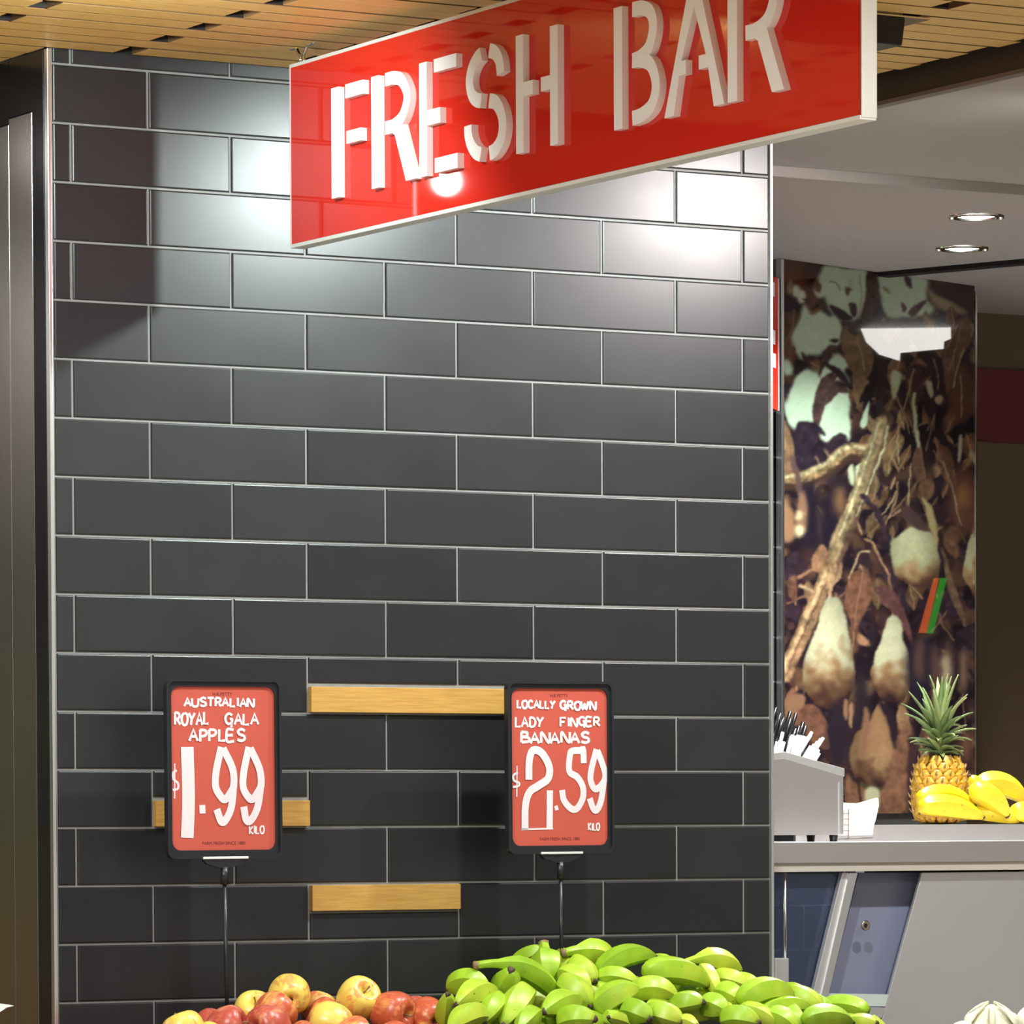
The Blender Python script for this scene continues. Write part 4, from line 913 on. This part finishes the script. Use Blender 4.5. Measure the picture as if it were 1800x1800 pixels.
# ------------------------------------------------------------------ apples
def apple_mat(name, yel, red, bias):
    mt, nt, p = new_mat(name)
    tc = nt.nodes.new('ShaderNodeTexCoord'); oi = nt.nodes.new('ShaderNodeObjectInfo')
    mp = nt.nodes.new('ShaderNodeMapping'); mp.inputs['Scale'].default_value = (1, 1, .28); nt.links.new(tc.outputs['Object'], mp.inputs['Vector'])
    n = nt.nodes.new('ShaderNodeTexNoise'); n.noise_dimensions = '4D'; n.inputs['Scale'].default_value = 24; n.inputs['Detail'].default_value = 3
    nt.links.new(mp.outputs[0], n.inputs['Vector']); mw = nt.nodes.new('ShaderNodeMath'); mw.operation = 'MULTIPLY'; mw.inputs[1].default_value = 37; nt.links.new(oi.outputs['Random'], mw.inputs[0]); nt.links.new(mw.outputs[0], n.inputs['W'])
    f = nt.nodes.new('ShaderNodeTexNoise'); f.inputs['Scale'].default_value = 110; f.inputs['Detail'].default_value = 4; nt.links.new(mp.outputs[0], f.inputs['Vector'])
    a1 = nt.nodes.new('ShaderNodeMath'); a1.operation = 'MULTIPLY_ADD'; a1.inputs[1].default_value = .75; nt.links.new(f.outputs['Fac'], a1.inputs[0]); nt.links.new(n.outputs['Fac'], a1.inputs[2])
    rp = nt.nodes.new('ShaderNodeValToRGB'); e = rp.color_ramp.elements; e[0].position = .76+bias; e[0].color = (*yel, 1); e[1].position = 1.0+bias; e[1].color = (*red, 1)
    k = e.new(.87+bias); k.color = ((yel[0]+red[0])/2+.05, (yel[1]+red[1])*.42, (yel[2]+red[2])/2, 1)
    nt.links.new(a1.outputs[0], rp.inputs[0])
    sp_ = nt.nodes.new('ShaderNodeTexVoronoi'); sp_.inputs['Scale'].default_value = 170; nt.links.new(tc.outputs['Object'], sp_.inputs['Vector'])
    r2 = nt.nodes.new('ShaderNodeMapRange'); r2.inputs[1].default_value = .10; r2.inputs[2].default_value = .18; r2.inputs[3].default_value = .35; r2.inputs[4].default_value = 0; nt.links.new(sp_.outputs['Distance'], r2.inputs[0])
    mx = nt.nodes.new('ShaderNodeMix'); mx.data_type = 'RGBA'; mx.inputs[7].default_value = (.75, .50, .22, 1); nt.links.new(r2.outputs[0], mx.inputs[0]); nt.links.new(rp.outputs['Color'], mx.inputs[6])
    nt.links.new(mx.outputs[2], p.inputs['Base Color']); p.inputs['Roughness'].default_value = .33
    return mt
AY = apple_mat('yellow_apple_skin', (.74, .55, .10), (.62, .24, .07), .15)
AM = apple_mat('blushed_apple_skin', (.70, .43, .11), (.47, .085, .035), -.10)
AR = apple_mat('red_apple_skin', (.66, .36, .16), (.42, .070, .045), -.12)
ap = catmull([Vector(v) for v in ((0, -.0262), (.004, -.0275), (.0105, -.0325), (.018, -.0330), (.0265, -.0265), (.0335, -.0125), (.0365, .004), (.0352, .0170), (.0300, .0268), (.0225, .0318), (.0155, .0318), (.0100, .0285), (.0055, .0235), (.0022, .0195), (0, .0180))], 3)
b = bm_lathe([(max(0, v.x) if i not in (0, len(ap)-1) else 0, v.y) for i, v in enumerate(ap)], 32, fn=lambda a, z: 1+.018*math.cos(5*a)*(1 if z < 0 else .4))
apple_me = {}
for nm_, mt_ in (('y', AY), ('m', AM), ('r', AR)):
    me = bpy.data.meshes.new('apple_skin'); b.to_mesh(me); me.materials.append(mt_)
    for q in me.polygons: q.use_smooth = True
    apple_me[nm_] = me
b.free()
bs = bm_tube([(0, 0, .019), (.001, 0, .028), (.004, .001, .037)], [.0016, .0013, .0018], 7); stem_me = bpy.data.meshes.new('apple_stem'); bs.to_mesh(stem_me); bs.free(); stem_me.materials.append(STM)
bs = bm_lathe([(0, -.0275), (.003, -.0295), (.0045, -.0280)], 7); cal_me = bpy.data.meshes.new('calyx'); bs.to_mesh(cal_me); bs.free(); cal_me.materials.append(TIPM)
# centre px, radius px, kind, (tilt x, tilt y, spin), depth, label
APP = [
 (560,1776,33,'m',(.3,.5,1),.07,'pale red apple showing only its shoulder behind the yellow ones'),
 (727,1785,34,'r',(.2,.4,2),.06,'red apple just peeping over between the two right hand apples'),
 (372,1811,36,'r',(.6,-.3,1),.06,'red apple behind the card pole at the left of the heap'),
 (447,1781,37,'y',(-.5,-.6,2),.06,'yellow apple with a fold line behind the dimpled one'),
 (509,1750,37.5,'y',(.9,1.2,2.1),.0,'big yellow apple with an orange red cheek on top of the heap'),
 (629,1757,39,'y',(.95,-.25,.3),.0,'greenish yellow apple with its stem hollow facing out on top of the heap'),
 (325,1816,37,'y',(.3,.3,3),.0,'pale yellow apple at the left end of the heap'),
 (482,1783,38.5,'m',(.85,.35,1.4),.0,'blushed apple with a deep dimple near the top'),
 (574,1793,38,'m',(.4,-.6,2.2),.035,'orange red apple half hidden by a yellow one'),
 (400,1806,37,'r',(1.2,.6,.6),-.01,'mottled red apple right of the card pole'),
 (689,1780,39.5,'m',(1.7,.2,.5),-.01,'speckled russet red apple right of the greenish one'),
 (753,1789,36.5,'m',(1.3,.8,2.9),-.01,'orange red striped apple next to the bananas'),
 (583,1800,39,'y',(1.4,-.2,3.9),-.025,'yellow apple in front with two bright glints'),
 (472,1806,39.5,'r',(1.6,.1,5),-.03,'dusky red apple at the front of the heap'),
 (620,1825,37,'m',(1.2,.3,1.2),-.04,'pink apple at the bottom edge under the greenish one'),
 (690,1834,37,'m',(1.2,-.4,2),-.04,'orange apple rim at the bottom edge under the russet one'),
 (532,1834,37,'m',(.7,.5,4),-.04,'orange apple rim at the bottom edge left of the front yellow apple'),
 (366,1836,37,'y',(.7,-.5,5),-.03,'orange yellow apple rim at the bottom edge near the pole'),
 (415,1850,37,'r',(.7,-.5,2),-.05,'red apple at the very bottom under the mottled one'),
]
for cx, cy, r, kd, rot, dd, lab in APP:
    ym = -.20-(cy-1750)/80*.10+dd
    c = pix(cx, cy, ym); s_ = r/1015/.0362
    o = empty('apple', c, lab, 'apple', 'gala apples heaped on the bench'); o.rotation_euler = rot; o.scale = (s_, s_, s_*random.uniform(.95, 1.03))
    for nm_, me_ in (('apple_skin', apple_me[kd]), ('apple_stem', stem_me), ('calyx', cal_me)):
        q = bpy.data.objects.new(nm_, me_); link(q, o)

for k in range(12):          # the layer that carries the heap
    o = empty('apple', (.05+(k % 6)*.092, -.20-(k//6)*.10, 1.165-(k//6)*.012), 'apple buried under the top layer of the apple heap', 'apple', 'apples buried in the heap')
    for nm_, me_ in (('apple_skin', apple_me['rmy'[k % 3]]), ('apple_stem', stem_me), ('calyx', cal_me)):
        q = bpy.data.objects.new(nm_, me_); link(q, o)

# ------------------------------------------------------------------ pale bulbs right of the bananas
BULB = mat('cream_bulb_skin', (.86, .82, .58), .5, noise=(25, .7, (.90, .90, .80)), stretch=(1, 1, .3)); BULBT = mat('straw_bulb_edge', (.78, .62, .25), .6)
def bulb(px, py, r, rot, label):
    c = pix(px, py, -.32); t = empty('pale_bulb', c, label, 'vegetable', 'pale bulbs beside the green bananas'); t.rotation_euler = rot; s_ = r/935
    mesh_obj('bulb_heart', bm_lathe([(0, -.9*s_), (.6*s_, -.75*s_), (.9*s_, -.2*s_), (.8*s_, .35*s_), (.4*s_, .8*s_), (.12*s_, 1.05*s_), (0, 1.1*s_)], 20, fn=lambda a, z: 1+.06*math.cos(6*a)), BULB, t, True)
    for k in range(6):
        a0 = k*2*math.pi/6; b = bmesh.new(); rows = []
        for i in range(8):
            v = i/7; z = (-.8+1.95*v)*s_; rr_ = (.70+.36*math.sin(v*2.6)-1.75*max(0, v-.55)**1.2)*s_*(1.04+.02*(k % 2)); sp2 = .62*(1-.75*v*v)
            rows.append([b.verts.new((rr_*math.cos(a0+u*sp2), rr_*math.sin(a0+u*sp2), z-.10*s_*u*u*(1 if v > .7 else 0))) for u in (-1, -.5, 0, .5, 1)])
        for A, B in zip(rows[:-1], rows[1:]):
            for j in range(4): b.faces.new((A[j], A[j+1], B[j+1], B[j]))
        q = mesh_obj('bulb_scale', b, BULB, t, True); md = q.modifiers.new('thickness', 'SOLIDIFY'); md.thickness = .0025
bulb(1742, 1806, 44, (.3, -.5, .4), 'large cream white bulb at the bottom right with layered papery scales')
bulb(1693, 1817, 22, (.2, .6, 1), 'small white bulb left of the large cream one')
bulb(1826, 1800, 38, (.4, .4, 2), 'cream bulb cut off by the right edge of the picture')

# ------------------------------------------------------------------ bench under the produce
bench = empty('produce_bench', (.9, -.42, 0), 'black produce bench in front of the tiled wall', 'bench')
mesh_obj('bench_body', local(bm_box(-.35, 2.1, -.72, -.03, 0, 1.04), bench), M['black_plastic'], bench)
mesh_obj('display_bed', local(bm_prism([(-.33, -.70, 1.04), (-.33, -.04, 1.04), (-.33, -.04, 1.13), (-.33, -.70, 1.07)], (2.41, 0, 0)), bench), M['black_plastic'], bench)
wt = pix(0, 1772, -.20)
o = mesh_obj('white_scoop', bm_prism([pix(-40, 1762, -.20), pix(0, 1764, -.20), pix(16, 1766, -.20), pix(25, 1768, -.20), pix(12, 1771, -.20), pix(0, 1779, -.20), pix(-20, 1800, -.20), pix(-40, 1810, -.20)], (0, .003, 0)), mat('white_plastic', (.75, .8, .76), .35))
tag(o, 'white curved plastic edge at the far left bottom corner', 'scoop')

# ------------------------------------------------------------------ price cards
FONT = {  # strokes on a 1 x 1 box, y up
 'A': [[(0,0),(.5,1),(1,0)],[(.2,.38),(.8,.38)]], 'U': [[(0,1),(.05,.2),(.5,0),(.9,.2),(1,1)]], 'S': [[(.95,.85),(.5,1),(.1,.8),(.3,.55),(.8,.42),(.9,.15),(.5,0),(0,.1)]],
 'T': [[(0,1),(1,1)],[(.5,1),(.45,0)]], 'R': [[(.08,0),(.08,1)],[(.08,1),(.7,.95),(.85,.7),(.6,.5),(.1,.48)],[(.4,.48),(1,0)]], 'L': [[(.1,1),(.08,.02),(.95,.05)]], 'I': [[(.5,1),(.5,0)]],
 'N': [[(0,0),(.05,1),(.9,0),(1,1)]], 'O': [[(.5,1),(.1,.8),(.02,.4),(.3,.02),(.75,.05),(1,.5),(.85,.9),(.5,1)]], 'Y': [[(0,1),(.45,.5)],[(1,1),(.45,.5),(.3,0)]],
 'G': [[(.95,.85),(.5,1),(.1,.75),(.1,.3),(.45,.05),(.85,.2),(.9,.5),(.6,.5)],[(.88,.5),(.85,-.25)]], 'P': [[(.1,0),(.1,1)],[(.1,1),(.75,.95),(.9,.7),(.6,.48),(.1,.45)]], 'E': [[(.9,1),(.1,1),(.08,0),(.95,.02)],[(.1,.52),(.8,.54)]],
 'K': [[(.1,1),(.08,0)],[(.9,1),(.1,.45),(.95,0)]], 'C': [[(.95,.8),(.5,1),(.1,.7),(.1,.3),(.5,0),(.95,.15)]], 'W': [[(0,1),(.25,0),(.5,.7),(.72,0),(1,1)]], 'D': [[(.1,0),(.1,1)],[(.1,1),(.7,.9),(.95,.5),(.7,.1),(.1,0)]],
 'F': [[(.1,0),(.1,1),(.95,1)],[(.1,.52),(.75,.54)]], 'B': [[(.1,0),(.1,1)],[(.1,1),(.75,.92),(.7,.6),(.15,.52)],[(.15,.52),(.9,.45),(.95,.12),(.1,0)]]}
def price_card(cx, ztop, tilt, label, card_label, words, digits, pole_x, foot_z):
    """words: (text, x0, x1, y0, y1, width); digits: (points, width); both in sheet units, x 0..1 across, y 0..1 down"""
    W_, H_ = .2235, .312; y = -.14
    t = empty('price_card', (cx, y, ztop-H_), label, 'price card'); t.rotation_euler = (0, tilt, 0)
    def part(name, bm, mt, smooth=False):
        return mesh_obj(name, bm, mt, t, smooth)
    def rr(w2, z0, z1, rad_, n=5):
        pts = []
        for qx, qz, a0 in ((w2-rad_, z0+rad_, -90), (w2-rad_, z1-rad_, 0), (-w2+rad_, z1-rad_, 90), (-w2+rad_, z0+rad_, 180)):
            for k in range(n+1):
                a = math.radians(a0+90*k/n); pts.append((qx+rad_*math.cos(a), qz+rad_*math.sin(a)))
        return pts
    def frame(outer, inner, y0, y1, bev=0):
        b = bmesh.new(); n = len(outer)
        v = [[b.verts.new((x, yy, z)) for x, z in ring] for ring, yy in ((outer, y1), (outer, y0), (inner, y0), (inner, y1))]
        for A, B in ((v[0], v[1]), (v[1], v[2]), (v[2], v[3]), (v[3], v[0])):
            for k in range(n): b.faces.new((A[k], A[(k+1) % n], B[(k+1) % n], B[k]))
        bmesh.ops.recalc_face_normals(b, faces=b.faces); return b
    I0, I1, iw = .0145, H_-.0125, W_/2-.0105
    part('card_frame', frame(rr(W_/2, 0, H_, .014), rr(W_/2-.0045, .0045, H_-.0045, .011), -.008, .006), M['black_plastic'])
    part('card_frame', frame(rr(W_/2-.0045, .0045, H_-.0045, .011), rr(iw, I0, I1, .016), -.0035, .006), M['black_plastic'])
    part('frame_back', bm_prism([(x, .0045, z) for x, z in rr(W_/2-.003, .003, H_-.003, .012)], (0, .002, 0)), M['black_plastic'])
    card = part('paper_card', bm_prism([(x, .0002, z) for x, z in rr(iw+.002, I0-.002, I1+.002, .016)], (0, .0012, 0)), M['card'])
    card['label'] = card_label
    sw, sh = 2*iw, I1-I0
    def sx(u): return -iw+u*sw
    def sz(v): return I1-v*sh
    lay = [0]
    def ribbon(pts, wd, smooth=True):
        P = [Vector((sx(u), sz(v))) for u, v in pts]
        if smooth and len(P) > 2: P = catmull(P, 5)
        lay[0] += 1; yy = -.0001-.00012*(lay[0] % 9)
        b = bmesh.new(); ol = outline(P, wd); n = len(P)
        ol = [(max(-iw+.0006, min(iw-.0006, q.x)), q.y) for q in ol]
        v = [b.verts.new((x, yy-.00025*min(k_, 2*n-1-k_)/n, z)) for k_, (x, z) in enumerate(ol)]
        for k in range(n-1): b.faces.new((v[k], v[k+1], v[2*n-2-k], v[2*n-1-k]))
        bmesh.ops.recalc_face_normals(b, faces=b.faces)
        for f in b.faces:
            if f.normal.y > 0: f.normal_flip()
        return b
    for text, x0, x1, y0, y1, wd in words:
        wdt = [{'I': .45, 'L': .85, 'W': 1.25, 'G': 1.05}.get(ch, 1) for ch in text]; unit = (x1-x0)/sum(wdt); bm = None; cur = x0
        for i, ch in enumerate(text):
            if ch == ' ': continue
            stp = unit*wdt[i]; xs_ = cur; cur += stp
            jx, jy = random.uniform(-.06, .06)*stp, random.uniform(-.06, .06)*(y1-y0)
            for st_ in FONT[ch]:
                pts = [(xs_+jx+px_*stp*.84, y1+jy-pz_*(y1-y0)) for px_, pz_ in st_]
                bm = merge(bm, ribbon(pts, wd*1.08, len(pts) > 3)) if bm else ribbon(pts, wd*1.08, len(pts) > 3)
        o = part('handwritten_word', bm, M['marker']); o.parent = card
    for pts, wd, sm in digits:
        o = part('handwritten_figure', ribbon(pts, wd, sm), M['marker']); o.parent = card
    for txt, v_, h_ in (('H.R.PETTY', .045, .0062), ('FARM FRESH SINCE 1880', .957, .0058)):
        cu = bpy.data.curves.new('printed_line', 'FONT'); cu.body = txt; cu.size = h_*1.35; cu.align_x = 'CENTER'
        to = bpy.data.objects.new('printed_line', cu); COL.objects.link(to)
        dg = bpy.context.evaluated_depsgraph_get(); me_ = bpy.data.meshes.new_from_object(to.evaluated_get(dg)); bpy.data.objects.remove(to)
        me_.materials.append(M['card_print']); q = bpy.data.objects.new('printed_line', me_); link(q, card)
        q.rotation_euler = (math.radians(90), 0, 0); q.location = (0, -.00008, sz(v_)-h_/2)
    part('clip_bar', bm_box(-.045, .043, -.0105, .002, -.001, .0032, bevel=.0008), M['frame_white'])
    part('clip_body', bm_prism([(-.046, -.008, -.001), (.044, -.008, -.001), (.034, -.008, -.010), (.010, -.008, -.017), (-.012, -.008, -.017), (-.036, -.008, -.010)], (0, .010, 0), bevel=.001), M['black_plastic'])
    part('pole_socket', bm_tube([(-.001, -.003, -.015), (-.001, -.003, -.046)], .0068, 14), M['black_plastic'], True)
    part('pole', bm_tube([(-.001, -.003, -.040), (-.001+pole_x, -.003, foot_z-(ztop-H_))], .0037, 12), M['black_plastic'], True)
    return t
Z = lambda x, y: ((x-203)/847, (y-195)/1340)      # first card, zoomed photograph -> sheet units
D1 = [([Z(336,690), Z(342,1100), Z(328,1432)], .0245, True), ([Z(430,1200), Z(478,1198)], .0150, False),
      ([Z(612,690), Z(570,880), Z(562,1010), Z(600,1090), Z(640,1120), Z(692,1050), Z(712,990), Z(700,860), Z(625,700)], .0135, True), ([Z(712,980), Z(690,1180), Z(640,1290), Z(605,1300), Z(570,1200)], .0135, True),
      ([Z(838,690), Z(796,880), Z(786,1010), Z(820,1090), Z(862,1120), Z(914,1050), Z(936,990), Z(920,860), Z(848,700)], .0135, True), ([Z(936,980), Z(905,1180), Z(850,1290), Z(810,1290), Z(790,1180)], .0135, True),
      ([Z(250,880), Z(222,900), Z(222,950), Z(258,985), Z(256,1030), Z(215,1040)], .0042, True), ([Z(234,825), Z(230,1110)], .0025, False)]
W1 = [('AUSTRALIAN', *[Z(320,0)[0], Z(890,0)[0], Z(0,290)[1], Z(0,358)[1]], .0040), ('ROYAL', Z(238,0)[0], Z(520,0)[0], Z(0,410)[1], Z(0,508)[1], .0042), ('GALA', Z(645,0)[0], Z(925,0)[0], Z(0,418)[1], Z(0,508)[1], .0042),
      ('APPLES', Z(352,0)[0], Z(818,0)[0], Z(0,545)[1], Z(0,640)[1], .0046), ('KILO', Z(835,0)[0], Z(962,0)[0], Z(0,1340)[1], Z(0,1402)[1], .0028)]
price_card(.2175, 1.8045, -.004, 'black framed red card pricing royal gala apples at 1.99', 'red sheet lettered AUSTRALIAN ROYAL GALA APPLES $1.99 KILO', W1, D1, .003, 1.17)
Z2 = lambda x, y: ((x-185)/782, (y-190)/1292)
D2 = [([Z2(325,940), Z2(330,780), Z2(360,700), Z2(430,720), Z2(490,830), Z2(480,930), Z2(400,990), Z2(330,1040), Z2(295,1150), Z2(290,1340)], .0145, True), ([Z2(497,1028), Z2(492,1345)], .0130, False), ([Z2(262,1346), Z2(520,1342)], .0032, False),
      ([Z2(535,1178), Z2(562,1168)], .0085, False), ([Z2(775,805), Z2(770,690), Z2(750,700), Z2(680,705), Z2(662,740), Z2(655,870), Z2(720,920), Z2(765,1000), Z2(765,1090), Z2(720,1175), Z2(670,1180), Z2(610,1110), Z2(595,1025)], .0125, True),
      ([Z2(880,690), Z2(838,850), Z2(830,950), Z2(870,1020), Z2(930,970), Z2(950,900), Z2(920,790), Z2(885,700)], .0125, True), ([Z2(940,950), Z2(915,1110), Z2(880,1190), Z2(850,1180), Z2(820,1095)], .0125, True),
      ([Z2(236,880), Z2(200,905), Z2(205,945), Z2(245,965), Z2(240,990), Z2(195,1000)], .0042, True), ([Z2(230,825), Z2(226,1080)], .0025, False)]
W2 = [('LOCALLY', Z2(235,0)[0], Z2(550,0)[0], Z2(0,292)[1], Z2(0,355)[1], .0040), ('GROWN', Z2(585,0)[0], Z2(885,0)[0], Z2(0,295)[1], Z2(0,362)[1], .0042), ('LADY', Z2(218,0)[0], Z2(455,0)[0], Z2(0,425)[1], Z2(0,505)[1], .0040),
      ('FINGER', Z2(582,0)[0], Z2(918,0)[0], Z2(0,428)[1], Z2(0,500)[1], .0040), ('BANANAS', Z2(262,0)[0], Z2(835,0)[0], Z2(0,552)[1], Z2(0,638)[1], .0050), ('KILO', Z2(805,0)[0], Z2(905,0)[0], Z2(0,1300)[1], Z2(0,1358)[1], .0028)]
price_card(.9005, 1.8085, -.004, 'black framed red card pricing lady finger bananas at 2.59', 'red sheet lettered LOCALLY GROWN LADY FINGER BANANAS $2.59 KILO', W2, D2, .002, 1.24)

# ------------------------------------------------------------------ emitters added out of shot to make the glare and stripes in the poster
def mirrored_emitter(name, polys, dist, mats, label):
    """added glowing shapes; outline and place follow from where the poster reflects them"""
    def hit(px, py):
        v = cam_dir((px-PCX)/FPX, (PCY-py)/FPX); t = (PA-CAM_POS).dot(pnor)/v.dot(pnor)
        return CAM_POS+v*t, (v-pnor*2*v.dot(pnor)).normalized()
    allp = [p for q in polys for p in q]; c, r = hit(sum(p[0] for p in allp)/len(allp), sum(p[1] for p in allp)/len(allp))
    rh = Vector((r.x, r.y, 0)).normalized(); c0_ = c+r*dist
    t = empty(name, c0_, label, 'sign')
    for q, mt_ in zip(polys, mats):
        pts = []
        for px, py in q:
            o_, d_ = hit(px, py); pts.append(o_+d_*((c0_-o_).dot(rh)/d_.dot(rh)))
        mesh_obj('lit_face', local(bm_prism(pts, rh*.02), t), mt_, t)
    lo_ = min(p.z for p in pts); hi_ = max(p.z for p in pts); mid = sum(pts, Vector())/len(pts)+rh*.03
    if hi_ > 2.5:  # rods and post are added only to carry the emitters
        for p in (pts[1], pts[3]): mesh_obj('hanging_rod', local(bm_tube([(p.x+rh.x*.012, p.y+rh.y*.012, p.z-.004), (p.x+rh.x*.012, p.y+rh.y*.012, 2.829)], .003, 8), t), M['chrome'], t)
    else:
        mesh_obj('emitter_post', local(bm_tube([(mid.x, mid.y, 0), (mid.x, mid.y, hi_)], .008, 10), t), M['black_plastic'], t)
mirrored_emitter('glare_emitter', [[(1508, 566), (1540, 556), (1600, 551), (1670, 549), (1671, 594), (1659, 599), (1658, 612), (1582, 619), (1581, 633), (1545, 622), (1522, 600)]], 1.2, [emis('glare_emitter_face', (1, .98, .92), 11)], 'added white emitter, out of shot, that shows as a glare in the poster')
mirrored_emitter('stripe_emitter', [[(1641, 1016), (1650, 1016), (1628, 1112), (1614, 1112)], [(1652, 1016), (1664, 1016), (1640, 1113), (1628, 1113)]], 1.0, [emis('orange_light', (1, .16, .02), 5), emis('green_light', (.03, .45, .02), 5)], 'added orange and green glowing stripes on a post, out of shot, mirrored in the poster')
